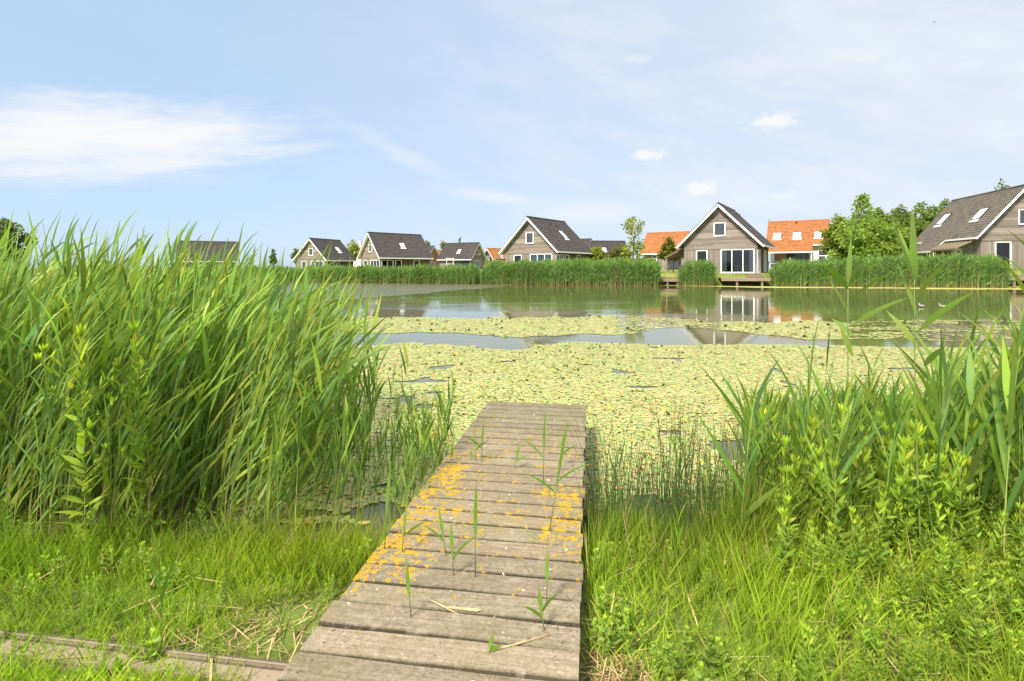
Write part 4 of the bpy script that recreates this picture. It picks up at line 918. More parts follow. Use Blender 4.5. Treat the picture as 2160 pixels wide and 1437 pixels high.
# duckweed film along the far shore
dw = MB(); N_ = 60; wds = []
for q in range(N_ + 1):
    px = 1385 + (2330 - 1385) * q / N_; a = shore_pt(px); t = sst(0, .25, q / N_)
    wds.append((a + SN * -.35, a - SN * (.5 + 3.2 * float(t) * (.75 + .5 * float(vnoise(q * .5, 1.0, 1.0))))))
for q in range(N_):
    (a0, b0), (a1, b1) = wds[q], wds[q + 1]; dw.poly([(b0[0], b0[1], .006), (b1[0], b1[1], .006), (a1[0], a1[1], .006), (a0[0], a0[1], .006)])
M['weed'] = plain('duckweed', (.33, .32, .09), .7, .2, .25, 4)
tag(dw.build('duckweed', M['weed']), 'yellow green duckweed band along the far right shore', 'duckweed', kind='stuff')
# yellow flowers
fm = MB()
for q in range(5):
    a = q * 1.2566; c_, s_ = math.cos(a), math.sin(a); fm.poly([(0, 0, .03), (c_ * .018 - s_ * .011, s_ * .018 + c_ * .011, .04), (c_ * .034, s_ * .034, .046), (c_ * .018 + s_ * .011, s_ * .018 - c_ * .011, .04)])
fm.tube([(0, 0, -.02), (0, 0, .03)], .003, 5)
fme = fm.mesh('lily_flower', M['flower'])
for px, py, lb in ((917, 922, 'left of the jetty in open water'), (962, 752, 'in the mat straight beyond the jetty, by the left reeds'), (915, 857, 'just off the far left corner of the jetty'), (1165, 786, 'among the dark curled pads beyond the jetty'), (1350, 828, 'at the right of the dark curled pads'),
                   (1403, 872, 'halfway between jetty and right reeds'), (1442, 893, 'right of the jetty, near its outer end'), (1478, 986, 'in the orange tinted pads by the right bank'), (1594, 872, 'close to the right reeds, outer side'), (1650, 838, 'behind the tips of the right reeds'), (1010, 838, 'touching the outer end of the jetty'), (1290, 870, 'right beside the outer right corner of the jetty')):
    o = link('lily_flower', fme); o.location = onz(px, py, .01); o.scale = (1.1,) * 3; tag(o, 'small yellow flower ' + lb, 'flower', 'yellow flowers on the lily pads')

# ------------------------------------------------------------------ jetty
JA = R(8.6); jt = empty('jetty', (.26, 5.45, 0), -JA, 'weathered plank jetty with orange lichen running out over the lily pads', 'jetty')
W2 = .512; VV = []; FF = []; CCc = []; r4 = np.random.default_rng(5); yy = -.145; ns = 13
screw = MB()
while yy > -5.3:
    x0 = -W2 + r4.normal() * .006; x1 = W2 + r4.normal() * .006; tw = r4.normal() * .0025; g = .0042 + abs(r4.normal()) * .0015
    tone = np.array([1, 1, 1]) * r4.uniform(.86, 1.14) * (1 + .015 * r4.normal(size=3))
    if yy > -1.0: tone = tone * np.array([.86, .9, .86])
    xs = np.linspace(x0, x1, ns); y0, y1 = yy + g, yy + .1455 - g; b_ = .006
    prof = [(y0, .262), (y0, .296), (y0 + b_, .3), (y0 + .011, .3003), (y1 - .010, .3003), (y1 - b_, .3), (y1, .296), (y1, .262)]
    o0 = sum(len(v) for v in VV); m = len(prof); wv = .0012 * np.cumsum(r4.normal(size=ns)); wv -= wv.mean()
    v = np.array([[(xx, py + wv[i] , pz + tw * (2 * i / ns - 1)) for (py, pz) in prof] for i, xx in enumerate(xs)]).reshape(-1, 3)
    f = [(o0 + i * m + q, o0 + i * m + (q + 1) % m, o0 + (i + 1) * m + (q + 1) % m, o0 + (i + 1) * m + q) for i in range(ns - 1) for q in range(m)]
    e = o0 + (ns - 1) * m
    for q0, q1, q2, q3 in ((0, 7, 6, 1), (1, 6, 5, 2), (2, 5, 4, 3)): f += [(o0 + q0, o0 + q1, o0 + q2, o0 + q3), (e + q3, e + q2, e + q1, e + q0)]
    VV.append(v); FF += f; CCc.append(tone[None] * np.tile([.25, .42, .78, 1, 1, .8, .42, .25], ns)[:, None])  # edge grime in vertex colour, painted darker to deepen the shade of the gaps
    for sx_ in (-.44, 0, .44):
        for sy in (.04, .105):
            xq, yq = sx_ + r4.normal() * .008, yy + sy + r4.normal() * .004; screw.poly([(xq + 0.0042 * math.cos(a), yq + .0042 * math.sin(a), .3016) for a in np.linspace(0, 6.28, 9)[:8]])
    yy -= .1455
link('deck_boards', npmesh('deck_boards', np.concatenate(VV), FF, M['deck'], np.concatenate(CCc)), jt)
M['screw'] = plain('rusty_screw', (.11, .09, .075), .7, .2); screw.build('screws', M['screw'], jt)['kind'] = 'stuff'
for x in (-.46, 0, .46):
    b = MB(); b.box((x - .03, -5.2, .12), (x + .03, -.02, .258)); b.build('beam', M['timber'], jt)
for y in (-.25, -1.75, -3.3):
    for x in (-.46, .46): b = MB(); b.tube([(x * .93, y, -.7), (x * .93, y, .255)], .055, 10); b.build('pile', M['timber'], jt, True)
# edging boards at the left of the jetty
ep = empty('edging_board', (-.83, 1.885, .19), math.atan2(.0 + 2.10 - 1.93, -2.066 + .857) , 'weathered timber edging running left from the jetty through the grass', 'edging board')
eb = MB(); eb.box((0, -.05, -.1), (3.4, .025, .03)); eb.build('board', M['timber'], ep)
eb = MB(); eb.box((-.01, -.072, -.1), (3.4, -.052, .042)); eb.build('capping', M['timber'], ep)
eb = MB(); eb.box((.35, .0275, -.1), (3.4, .036, .02)); eb.build('rear_strip', M['timber'], ep)

# reed shoots growing up through the jetty boards: (base px, tip px, label)
def zx(x, y): return (540 + x / 2.329, 820 + y / 2.329)
shoots = [((765, 1160), (735, 835), 0, 'shoot in the jetty with one long side leaf, left of the dry straw'), ((715, 830), (740, 545), 1, 'shoot at the left edge of the jetty among thick orange lichen'), ((630, 815), (655, 365), 0, 'broad bright shoot hugging the left edge of the jetty'),
    ((973, 950), (955, 650), 1, 'shoot left of centre on the jetty with a leaf lying to the right'), ((1077, 958), (1077, 450), 0, 'very straight thin shoot in the middle of the jetty'), ((1428, 1095), (1430, 780), 0, 'dark green shoot by the right hand lichen patch'),
    ((1420, 1222), (1385, 965), 2, 'nearest two bladed shoot at the right of the jetty'), ((1135, 1340), (1165, 1200), 1, 'tiny pale sprig at the near end of the jetty'), ((1108, 380), (1115, 150), 1, 'taller of the pair of shoots on the far left of the jetty'), ((1083, 378), (1070, 180), 1, 'shorter of the pair of shoots on the far left of the jetty'),
    ((950, 378), (970, 285), 0, 'short single blade on the far left edge of the jetty'), ((1265, 410), (1295, 270), 1, 'short forked shoot in the middle of the outer jetty'), ((1412, 480), (1416, 105), 1, 'tallest upright shoot on the outer right of the jetty'), ((1440, 715), (1525, 160), 2, 'long slanting shoot crossing the outer right of the jetty'),
    ((845, 508), (843, 450), 0, 'stub of a blade at the left jetty edge above the lichen'), ((1485, 405), (1515, 200), 1, 'thin shoot near the outer right corner of the jetty'), ((940, 850), (895, 580), 1, 'faint thin shoot leaning left in the middle left of the jetty'), ((1056, 372), (1056, 300), 0, 'small blade between the far left pair and the jetty edge')]
rs = np.random.default_rng(14)
for (b, t, nl, lb) in shoots:
    bp0 = onz(*zx(*b), .27); d = bp0.y; tp = at(*zx(*t), d); v = tp - bp0; hgt = v.length
    m = MB(); m.tube([bp0, bp0.lerp(tp, .35), bp0.lerp(tp, .62)], [.0028, .0024, .0016], 5); o = m.build('reed_shoot', M['greenstem'], None, True); tag(o, 'young reed ' + lb, 'reed shoot', 'reed shoots through the jetty')
    st_ = bp0.lerp(tp, .42); B = [list(st_)]; D0 = [list(v.normalized())]; D1 = [list((v.normalized() + Vector((.05, 0, 0))).normalized())]; LN = [hgt * .6]; WD = [.017]
    for q in range(nl):
        sg = 1 if (q + int(b[0])) % 2 else -1; e = v.normalized() + Vector((sg * rs.uniform(.5, .9), rs.uniform(-.3, .3), -.1)); B.append(list(bp0.lerp(tp, .36 + .1 * q))); D0.append(list(e.normalized())); D1.append(list((e + Vector((sg * .5, 0, -.5))).normalized())); LN.append(min(.22, hgt * .5)); WD.append(.014)
    n = len(B); cc = col((.14, .25, .035), n, .12, rs); ref = nrm(np.stack([.4 * rs.normal(size=n), -np.ones(n), .2 * rs.normal(size=n)], -1))
    v_, f_, c_ = ribbons(np.array(B), np.array(D0), np.array(D1), np.array(LN), np.array(WD), LEAFP, cc, cc * 1.15, ref)
    link('leaves', npmesh('leaves', v_, f_, M['leaf'], c_), o)
# dry straws lying on the deck
M['strawm'] = plain('dry_straw', (.5, .37, .19), .8, .1, .2, 40)
for pts, lb in (([(860, 1040), (930, 1075), (1000, 1112)], 'dry straw stalk lying across the jetty, its leaf pointing right'), ([(1150, 1290), (1250, 1262), (1345, 1228)], 'pale straw lying near the right end of a near jetty board')):
    P = [onz(*zx(*q), .305) for q in pts]; m = MB(); m.tube(P, [.0035, .003, .002], 5)
    m.hexa([P[1] + Vector((0, 0, -.002)), P[1] + Vector((.02, .004, -.002)), P[2] + Vector((.09, .03, .0)), P[2] + Vector((.07, .02, 0)), P[1] + Vector((0, 0, .002)), P[1] + Vector((.02, .004, .002)), P[2] + Vector((.09, .03, .004)), P[2] + Vector((.07, .02, .004))])
    tag(m.build('dry_straw', M['strawm'], None, True), lb, 'straw')

# ------------------------------------------------------------------ near bank plants
def herb(r, H, nl=34, leaf=.11, lw=.026, green=(.22, .31, .045), side=5):
    """upright leafy willowherb: stem with whorled lance leaves and short side shoots -> (stem, leaves)"""
    t = np.linspace(0, 1, 7); lean = r.normal(size=2) * .05 * H
    pos = np.stack([lean[0] * t * t, lean[1] * t * t, H * t], -1)[None]
    st = [tubes(pos, (.0045 * (1 - .6 * t))[None], np.repeat(np.array([[[.26, .25, .09]]]), 7, 1) * np.ones((1, 7, 3)))]
    B = []; D = []; LN = []
    def grow(p0, ax, h, n, l0):
        for q in range(n):
            f = (q + .5) / n; p = p0 + ax * h * f; az = q * 1.9 + r.normal() * .3; e = np.radians(30 + 38 * f ** 1.5 + r.normal() * 10)
            hd = np.array([math.cos(az), math.sin(az), 0]); B.append(p); D.append(hd * math.cos(e) + np.array([0, 0, math.sin(e)])); LN.append(l0 * (1.05 - .55 * f) * r.uniform(.75, 1.2))
        for q in range(7):
            az = q * .9; hd = np.array([math.cos(az), math.sin(az), 0]); B.append(p0 + ax * h); D.append(nrm(hd * .55 + np.array([0, 0, 1]))); LN.append(l0 * .45)
    ax = nrm(np.array([lean[0], lean[1], H])); grow(np.zeros(3), ax, H, nl, leaf)
    for q in range(side):
        f = .3 + .55 * q / max(1, side); az = r.uniform(0, 6.28); a2 = nrm(np.array([math.cos(az) * .8, math.sin(az) * .8, .9])); p0 = ax * H * f; h2 = H * .2 * r.uniform(.6, 1.3)
        st.append(tubes((p0 + a2 * h2 * np.linspace(0, 1, 3)[:, None])[None], np.full((1, 3), .002), np.ones((1, 3, 3)) * np.array([.2, .22, .06]))); grow(p0, a2, h2, 7, leaf * .6)
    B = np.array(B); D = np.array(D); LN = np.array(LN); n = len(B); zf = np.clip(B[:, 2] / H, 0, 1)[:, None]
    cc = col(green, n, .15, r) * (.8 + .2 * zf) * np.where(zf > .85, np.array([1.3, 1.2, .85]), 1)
    D1 = nrm(D + np.array([0, 0, -.45]) * (1 - zf)); ref = nrm(np.array([0, 0, 1.]) + r.normal(size=(n, 3)) * .35)
    lf = ribbons(B, D, D1, LN, LN * (lw / .11), [.22, .75, 1, .8, .45, .03], cc, cc * 1.08, ref)
    return cat(st), lf
rh = np.random.default_rng(19)
hp = []
for q in range(7):
    s_, l_ = herb(rh, 1.0, 58, .14, .027, (.29, .40, .05), 9); hp.append((npmesh('herb_stem', *s_[:2], M['stem'], s_[2]), npmesh('herb_leaves', *l_[:2], M['leafsoft'], l_[2])))
herbs = [((180, 1165), 702, 'tallest willowherb, standing alone before the left reeds'), ((318, 1130), 692, 'slim willowherb half hidden in the left reeds, right of the tallest one'), ((60, 1190), 1095, 'dark low herb at the left edge under the reeds'), ((255, 1150), 1090, 'short bright herb at the foot of the tallest willowherb'),
    ((1745, 1165), 935, 'willowherb at the waterside edge of the right clump'), ((1718, 1292), 1112, 'bushy willowherb nearest the open grass right of the jetty'), ((1915, 1215), 1068, 'willowherb in the centre of the right clump, rear row'), ((1905, 1310), 1150, 'willowherb in the centre of the right clump, front row'), ((1992, 1330), 1132, 'pale topped willowherb right of the clump centre'),
    ((2062, 1432), 1208, 'nearest large willowherb in the lower right corner'), ((1792, 1150), 985, 'willowherb just right of the waterside one'), ((2045, 1150), 1005, 'willowherb under the arching reeds at the right'), ((2112, 1205), 1080, 'willowherb close to the right edge'), ((1642, 1436), 1385, 'low bright sprout at the bottom edge, right of centre'),
    ((1338, 1436), 1385, 'low bright sprout at the bottom edge beside the jetty'), ((1602, 1035), 905, 'willowherb among rushes at the water, leftmost of the right clump'), ((1852, 1040), 885, 'willowherb high in the back of the right clump'), ((1672, 1085), 950, 'willowherb behind the rushes, second along the water'), ((1985, 1040), 865, 'willowherb behind the tallest reed stalk')]
for q, ((bx, by), ty, lb) in enumerate(herbs):
    p0 = onground(bx, by); hgt = (by - ty) * p0.y / 1100
    o = link('willowherb', hp[q % 7][0]); o.location = p0; s_ = hgt; w_ = min(1.0, max(.55, .35 / max(hgt, .1))) if hgt < .8 else .8; w_ = w_; o.scale = (s_ * (1.25 if hgt < .6 else .95), s_ * (1.25 if hgt < .6 else .95), s_); o.rotation_euler = (0, 0, rh.uniform(0, 6))
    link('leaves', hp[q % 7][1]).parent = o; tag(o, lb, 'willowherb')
# undergrowth mass on the right bank and at the foot of the left reeds
def scatter_herbs(name, label, spots, hr, n, seed, green, lw=.027, nl=24):
    r = np.random.default_rng(seed); protos = [herb(r, 1.0, nl, .24 if lw < .05 else .5, lw, green, 4 if lw < .05 else 2) for _ in range(6)]; SS = []; LL = []
    for q in range(n):
        x, y = spots(r); h = hr(r, x, y); z = max(0, float(ground_z(x, y))); a = r.uniform(0, 6.28); ca, sa = math.cos(a), math.sin(a); s_, l_ = protos[q % 6]
        rot = np.array([[ca, -sa, 0], [sa, ca, 0], [0, 0, 1]]) * h; tone = r.uniform(.75, 1.25)
        for src, dst in ((s_, SS), (l_, LL)): dst.append((src[0] @ rot.T + np.array([x, y, z]), src[1], src[2] * tone))
    s_, l_ = cat(SS), cat(LL)
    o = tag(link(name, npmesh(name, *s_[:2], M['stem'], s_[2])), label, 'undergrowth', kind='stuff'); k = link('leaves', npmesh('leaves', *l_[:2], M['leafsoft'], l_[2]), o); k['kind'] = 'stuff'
def spot_r(r):
    while 1:
        x, y = r.uniform(.9, 4.2), r.uniform(1.75, 3.9); px = 1080 + 1100 * x / y; py = 566 + 1100 * (CAMZ - .17) / y
        if px > 1600 + max(0, (py - 1050)) * .22 and px < 2300: return x, y
scatter_herbs('undergrowth', 'leafy broad leaved herbs covering the right bank', spot_r, lambda r, x, y: r.uniform(.14, .4) * (.75 if y < 2.4 else 1.0) + (r.uniform(.1, .42) if y > 2.7 else 0), 340, 41, (.25, .355, .05))
def spot_l(r):
    while 1:
        x, y = r.uniform(-4.2, -.9), r.uniform(2.85, 3.7)
        if x < -.75 - (y - 1.8) * .25: return x, y
scatter_herbs('undergrowth', 'low dark herbs at the foot of the left reeds', spot_l, lambda r, x, y: r.uniform(.12, .34), 90, 42, (.13, .21, .035))
def spot_w(r):
    while 1:
        x, y = r.uniform(-3.2, 3.5), r.uniform(1.5, 2.8)
        if (x < -.95 - (1.8 - y) * .15 + (y - 1.8) * .151 or x > .40 + (y - 1.8) * .1) : return x, y
scatter_herbs('ground_cover', 'small round leaved weeds low in the grass on both sides of the jetty', spot_w, lambda r, x, y: r.uniform(.05, .14), 900, 43, (.26, .36, .055))

def spot_b(r):
    while 1:
        x, y = r.uniform(-2.4, 2.8), r.uniform(1.55, 2.9)
        if (x < jl(y) - .06 or x > jr(y) + .06) and vnoise(x * 1.0 + 2, y + 5, .3) > .6 and y < 3: return x, y
def jl(y): return -.806 + (y - 1.827) * .151
def jr(y): return .223 + (y - 1.781) * .151
scatter_herbs('ground_cover', 'broad leaved weed rosettes in patches in the near grass', spot_b, lambda r, x, y: r.uniform(.05, .12), 330, 44, (.27, .38, .075), .06, 9)
# grass
r5 = np.random.default_rng(50)
def jl(y): return -.806 + (y - 1.827) * .151
def jr(y): return .223 + (y - 1.781) * .151
def grass(n, x0, x1, y0, y1, hmin, hmax, wid, cA, cB, r, test=None, straw=.06, arch=.8):
    x = r.uniform(x0, x1, n); y = y0 + (y1 - y0) * r.random(n); m = (x < jl(y) - .03) | (x > jr(y) + .03); 
    if test is not None: m &= test(x, y)
    x, y = x[m], y[m]; n = len(x); z = ground_z(x, y) - .01; az = r.uniform(0, 6.28, n); t = np.abs(r.normal(size=n)) * .35
    d0 = nrm(np.stack([np.cos(az) * t, np.sin(az) * t, np.ones(n)], -1)); dd = nrm(np.stack([np.cos(az) * arch + .2, np.sin(az) * arch, .55 + .6 * r.random(n)], -1))
    u = r.random((n, 1)); cc = np.array(cA) * (1 - u) + np.array(cB) * u; cc = np.where(r.random((n, 1)) < straw, np.array([.42, .32, .14]), cc)
    cc = cc * (.72 + .55 * vnoise(x + 5, y, .45))[:, None] * (1 + (vnoise(x, y + 9, .6) - .5)[:, None] * np.array([.25, .05, 0]))
    h = r.uniform(hmin, hmax, n) * (.45 + 1.1 * vnoise(x, y, .33))
    ref = nrm(np.stack([np.sin(az) , -np.cos(az), .2 * r.normal(size=n)], -1) + r.normal(size=(n, 3)) * .7)
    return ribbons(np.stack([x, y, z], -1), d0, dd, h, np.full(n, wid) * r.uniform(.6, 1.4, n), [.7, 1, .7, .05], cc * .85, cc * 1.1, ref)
bald = lambda x, y: (vnoise(x + 3, y + 7, .42) > .17) & ~((np.abs(x - .40) < .12) & (y < 2.0)) & ~((x > -1.35) & (x < -.8) & (y > 1.95) & (y < 2.45) & (vnoise(x, y, .2) > .3))
wl = lambda x, y: y < near_line(x) + .12
both = lambda x, y: bald(x, y) & wl(x, y)
GA, GB = (.18, .30, .02), (.40, .52, .045)
parts = [grass(52000, -4.2, 4.2, 1.35, 3.6, .04, .15, .0045, GA, GB, r5, both, .04),
         grass(8500, -4.2, -.4, 2.5, 3.7, .07, .27, .0045, (.15, .24, .018), (.33, .42, .04), r5, wl, .04, .5),
         grass(5200, .3, 2.8, 2.45, 3.75, .08, .36, .005, (.14, .23, .02), (.32, .41, .045), r5, wl, .08, .4),
         grass(14000, -4, -.8, 1.3, 1.9, .03, .10, .005, GA, GB, r5, lambda x, y: y < 1.93 - .14 * (x + .85) - .02 - .05 * vnoise(x, y, .2), .05),
         grass(12000, .3, 2.5, 2.9, 3.85, .14, .46, .0048, (.09, .17, .02), (.22, .32, .035), r5, lambda x, y: y < near_line(x) + .34, .10, .2),
         grass(7000, 1.0, 4.3, 1.6, 3.4, .10, .30, .005, GA, GB, r5, wl, .04, .6)]
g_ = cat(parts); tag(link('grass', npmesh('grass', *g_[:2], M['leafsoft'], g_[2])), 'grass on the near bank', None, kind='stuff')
# rushes in the shallows right of the jetty
n = 1000; x = r5.uniform(.45, 2.3, n); y = r5.uniform(3.0, 3.85, n); m = (x > jr(y) + .02) & (x < 1.9 + .3 * r5.random(n)); x, y = x[m], y[m]; n = len(x); t = np.linspace(0, 1, 5)
h = r5.uniform(.25, .75, n) * (.75 + .5 * vnoise(x, y, .3)); ln_ = r5.normal(size=(n, 2)) * .07
pos = np.stack([x[:, None] + ln_[:, :1] * h[:, None] * 2 * t ** 1.5, y[:, None] + ln_[:, 1:] * t, np.maximum(0, ground_z(x, y))[:, None] - .03 + h[:, None] * t], -1)
st = tubes(pos, (.0026 * (1 - .6 * t))[None] * np.ones((n, 1)), col((.07, .12, .03), n, .2, r5)[:, None] * np.ones((1, 5, 1)))
k = r5.random(n) < .4; tp_ = pos[k, 3] * .5 + pos[k, 4] * .5; nn = len(tp_); q_ = np.repeat(tp_, 5, 0); dr = nrm(r5.normal(size=(nn * 5, 3)) + np.array([0, 0, .5]))
sd = ribbons(q_, dr, dr, r5.uniform(.01, .022, nn * 5), np.full(nn * 5, .006), [.5, 1, .3], col((.16, .08, .035), nn * 5, .2, r5), col((.2, .11, .05), nn * 5, .2, r5), nrm(r5.normal(size=(nn * 5, 3))))
al = cat([st, sd]); tag(link('rushes', npmesh('rushes', *al[:2], M['stem'], al[2])), 'dark thin rushes with brown tips in the shallows right of the jetty', 'rushes', kind='stuff')
# shoots of young reed in the grass on the right, between jetty and clump, and few in the left grass
ysh = reed_protos(10, r5, h=.6, lean=.05, nleaf=3, ll=.3, lw=.017, swept=.2, e0=(70, 86), e1=(55, 80), t0=.3, green=(.17, .27, .035))
sl = [(1365, 1250, 1090, 'broad young reed leaning in the grass a step right of the jetty'), (1322, 1325, 1225, 'small bright reed sprout in the grass beside the near jetty'), (1262, 1240, 1130, 'thin young reed against the right jetty edge'), (1305, 1110, 940, 'leafy young reed in the shallows beside the jetty'), (1425, 1080, 905, 'young reed with folded leaf at the water, right of the rush patch'),
      (1487, 1100, 935, 'single straight young reed at the waterline'), (1540, 1210, 1050, 'yellowish young reed at the right end of the rushes'), (1490, 1290, 1150, 'young reed in the open grass on the right'), (1610, 1290, 1180, 'young reed at the foot of the right herbs'), (345, 1335, 1105, 'tall yellow green blade in the left grass'), (480, 1290, 1060, 'thin reed in the left grass, right of the yellow blade'),
      (600, 1390, 1265, 'short pale reed beside the near left jetty edge'), (290, 1200, 1040, 'young reed in the left grass near the reed bed'), (420, 1165, 990, 'young reed before the middle of the left bed'), (560, 1180, 1010, 'young reed before the brown stems of the left bed'), (1430, 1200, 1060, 'young reed standing in the rushes, right of centre')]
for q, (bx, by, ty, lb) in enumerate(sl):
    p0 = onground(bx, by); plant_reed(ysh[q % 10], p0, (by - ty) * p0.y / 1100 / 1.25, r5.normal() * .6, lb)
# dead straw litter
n = 800; x = r5.uniform(-4, 4, n); y = r5.uniform(1.5, 3.5, n); m = ((x < jl(y) - .04) | (x > jr(y) + .04)); x, y = x[m], y[m]; n = len(x); az = r5.uniform(0, 6.28, n); d0 = nrm(np.stack([np.cos(az), np.sin(az), .1 * r5.normal(size=n) + .05], -1))
v, f, c = ribbons(np.stack([x, y, ground_z(x, y) + r5.uniform(.005, .05, n)], -1), d0, d0, r5.uniform(.05, .3, n), r5.uniform(.003, .007, n), [1, 1, .6], col((.40, .29, .14), n, .2, r5), col((.44, .33, .17), n, .2, r5), np.tile(np.array([0, .2, 1.]), (n, 1)))
n = 420; x2_ = np.concatenate([r5.normal(size=n // 2) * .07 + .42, r5.normal(size=n // 2) * .2 - 1.1]); y2_ = np.concatenate([r5.normal(size=n // 2) * .12 + 1.93, r5.normal(size=n // 2) * .12 + 2.2]); m = ((x2_ < jl(y2_) - .02) | (x2_ > jr(y2_) + .02)); x2_, y2_ = x2_[m], y2_[m]; n = len(x2_); az = r5.uniform(0, 6.28, n); d0 = nrm(np.stack([np.cos(az), np.sin(az), .2 * r5.normal(size=n)], -1))
B = ribbons(np.stack([x2_, y2_, ground_z(x2_, y2_) + r5.uniform(.0, .03, n)], -1), d0, d0, r5.uniform(.03, .1, n), r5.uniform(.002, .005, n), [1, 1, .6], col((.34, .22, .11), n, .25, r5), col((.4, .28, .15), n, .2, r5), np.tile(np.array([0, .2, 1.]), (n, 1)))
v, f, c = cat([(v, f, c), B]); tag(link('straw_litter', npmesh('straw_litter', v, f, M['straw'], c)), 'dead straw lying in the near grass', None, kind='stuff')

# ------------------------------------------------------------------ sky, sun, camera
SUN_EL, SUN_AZ = 48, 216          # azimuth clockwise from +Y: behind the viewer, a little to the left
W = bpy.data.worlds.new('World'); S.world = W; W.use_nodes = True; nt = W.node_tree; bg = nt.nodes['Background']
sky = N(nt, 'ShaderNodeTexSky', sky_type='NISHITA', sun_disc=False); sky.sun_elevation = R(SUN_EL); sky.sun_rotation = R(SUN_AZ); sky.altitude = 0; sky.air_density = 1.0; sky.dust_density = .6; sky.ozone_density = 2.0
tc = N(nt, 'ShaderNodeTexCoord'); sx = N(nt, 'ShaderNodeSeparateXYZ'); L(nt, tc.outputs['Generated'], sx.inputs[0])
az = mth(nt, 'MULTIPLY', mth(nt, 'ARCTAN2', sx.outputs[0], sx.outputs[1]), 57.2958); el = mth(nt, 'MULTIPLY', mth(nt, 'ARCSINE', sx.outputs[2]), 57.2958)
def skyn(sa, se, sc, det=5, ro=.6, skew=0.0):
    c = N(nt, 'ShaderNodeCombineXYZ'); L(nt, mth(nt, 'MULTIPLY', az, sa), c.inputs[0]); L(nt, mth(nt, 'MULTIPLY', mth(nt, 'ADD', el, mth(nt, 'MULTIPLY', az, skew)), se), c.inputs[1]); return noise(nt, c.outputs[0], sc, det, ro)
def blob(a0, e0, ra, re, ns, amt, soft=.6, skew=0.0):
    da = mth(nt, 'DIVIDE', mth(nt, 'SUBTRACT', az, a0), ra); de = mth(nt, 'DIVIDE', mth(nt, 'SUBTRACT', mth(nt, 'ADD', el, mth(nt, 'MULTIPLY', mth(nt, 'SUBTRACT', az, a0), skew)), e0), re)
    d = mth(nt, 'SQRT', mth(nt, 'ADD', mth(nt, 'MULTIPLY', da, da), mth(nt, 'MULTIPLY', de, de)))
    d = mth(nt, 'ADD', d, mth(nt, 'MULTIPLY', mth(nt, 'SUBTRACT', ns, .5), amt))
    v = mth(nt, 'DIVIDE', mth(nt, 'SUBTRACT', 1.0, d), soft, clamp=True); return mth(nt, 'MULTIPLY', mth(nt, 'MULTIPLY', v, v), mth(nt, 'SUBTRACT', 3.0, mth(nt, 'MULTIPLY', v, 2.0)))
streak = skyn(.07, .34, 1.6, 9, .68, -.14); puff = skyn(.5, .8, 1.3, 8, .66); broad = skyn(.03, .09, 1.3, 5, .6)
BLOBS = [(-38, 10.9, 22, 5.0, streak, 1.5, .9, -.14, .97), (-12.5, 12.4, 10, 1.6, streak, 1.6, 1.1, .44, .42), (-2, 7.8, 11, 1.2, streak, 1.5, 1.0, .15, .55), (8, 6.0, 12, 2.6, broad, 1.2, 1.2, .0, .65),
         (26.8, 14.2, 2.75, 1.25, puff, 1.9, .8, 0, .95), (14.6, 11.9, 2.5, .95, puff, 1.9, .8, 0, .95), (19.8, 8.15, 2.6, 1.3, puff, 1.9, .8, 0, 1.0), (13.4, 21.3, 2.3, .7, puff, 1.4, .9, 0, .45), (27.5, 7.0, 3, .8, puff, 1.5, .9, 0, .5)]
cl = None
for (a0, e0, ra, re, ns, am, so, sk, op) in BLOBS:
    b = mth(nt, 'MULTIPLY', blob(a0, e0, ra, re, ns, am, so, sk), op); cl = b if cl is None else mth(nt, 'MAXIMUM', cl, b)
fibre = skyn(.05, .16, 1.5, 7, .62, .35)
wisps = mth(nt, 'MULTIPLY', ramp(nt, mth(nt, 'ADD', mth(nt, 'MULTIPLY', fibre, .6), mth(nt, 'MULTIPLY', broad, .4)), [(.44, (0, 0, 0)), (.66, (1, 1, 1))]), mth(nt, 'DIVIDE', mth(nt, 'ADD', az, 22), 45, clamp=True))
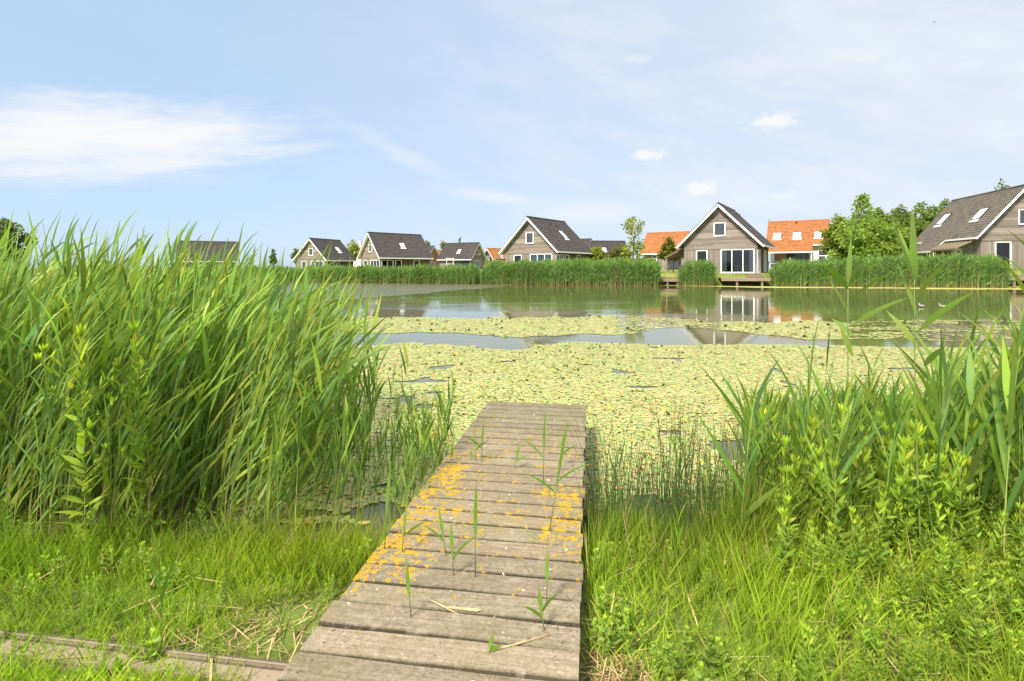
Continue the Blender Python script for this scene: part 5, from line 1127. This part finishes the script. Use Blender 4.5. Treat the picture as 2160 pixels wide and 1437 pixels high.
veil = mth(nt, 'ADD', mth(nt, 'MULTIPLY', mth(nt, 'DIVIDE', mth(nt, 'ADD', az, 32), 68, clamp=True), .85), mth(nt, 'MULTIPLY', mth(nt, 'SUBTRACT', broad, .5), .55), clamp=True)
CLOUD = (5.9, 5.95, 6.0); VEIL = (4.85, 5.3, 5.8)
gain = mixc(nt, 1.0, sky.outputs[0], (.76, .81, .97), 'MULTIPLY')
c1 = mixc(nt, .68, gain, (3.95, 5.2, 6.65))
c2 = mixc(nt, mth(nt, 'MULTIPLY', veil, .9), c1, VEIL)
high = mth(nt, 'MULTIPLY', mth(nt, 'DIVIDE', mth(nt, 'SUBTRACT', el, 29), 14, clamp=True), ramp(nt, noise(nt, tc.outputs['Generated'], 2.2, 6, .6), [(.38, (.25, .25, .25)), (.62, (1, 1, 1))]))
cl = mth(nt, 'MAXIMUM', cl, mth(nt, 'MULTIPLY', wisps, .62))
c3 = mixc(nt, mth(nt, 'MAXIMUM', cl, high), c2, mixc(nt, high, CLOUD, (17.0, 16.5, 15.2)))
L(nt, c3, bg.inputs[0]); bg.inputs[1].default_value = .062
sl_ = bpy.data.lights.new('sun', 'SUN'); sl_.energy = 3.4; sl_.angle = R(12); sl_.color = (1, .925, .79); so = bpy.data.objects.new('sun', sl_); C.objects.link(so)
dv = Vector((math.sin(R(SUN_AZ)) * math.cos(R(SUN_EL)), math.cos(R(SUN_AZ)) * math.cos(R(SUN_EL)), math.sin(R(SUN_EL)))); so.rotation_euler = (-dv).to_track_quat('-Z', 'Y').to_euler()
cam = bpy.data.cameras.new('camera'); co = bpy.data.objects.new('camera', cam); C.objects.link(co); co.location = (0, 0, CAMZ); co.rotation_euler = (R(90), 0, 0)
cam.sensor_width = 36; cam.lens = 1100 / 2160 * 36; cam.shift_y = -(1437 / 2 - 566) / 2160; cam.clip_start = .05; cam.clip_end = 4000; S.camera = co
S.view_settings.view_transform = 'Standard'; S.view_settings.look = 'None'; S.view_settings.exposure = 1.38; S.view_settings.gamma = 1
S.cycles.max_bounces = 8; S.cycles.transparent_max_bounces = 12; S.cycles.diffuse_bounces = 3; S.cycles.use_denoising = True; S.cycles.sample_clamp_indirect = 8
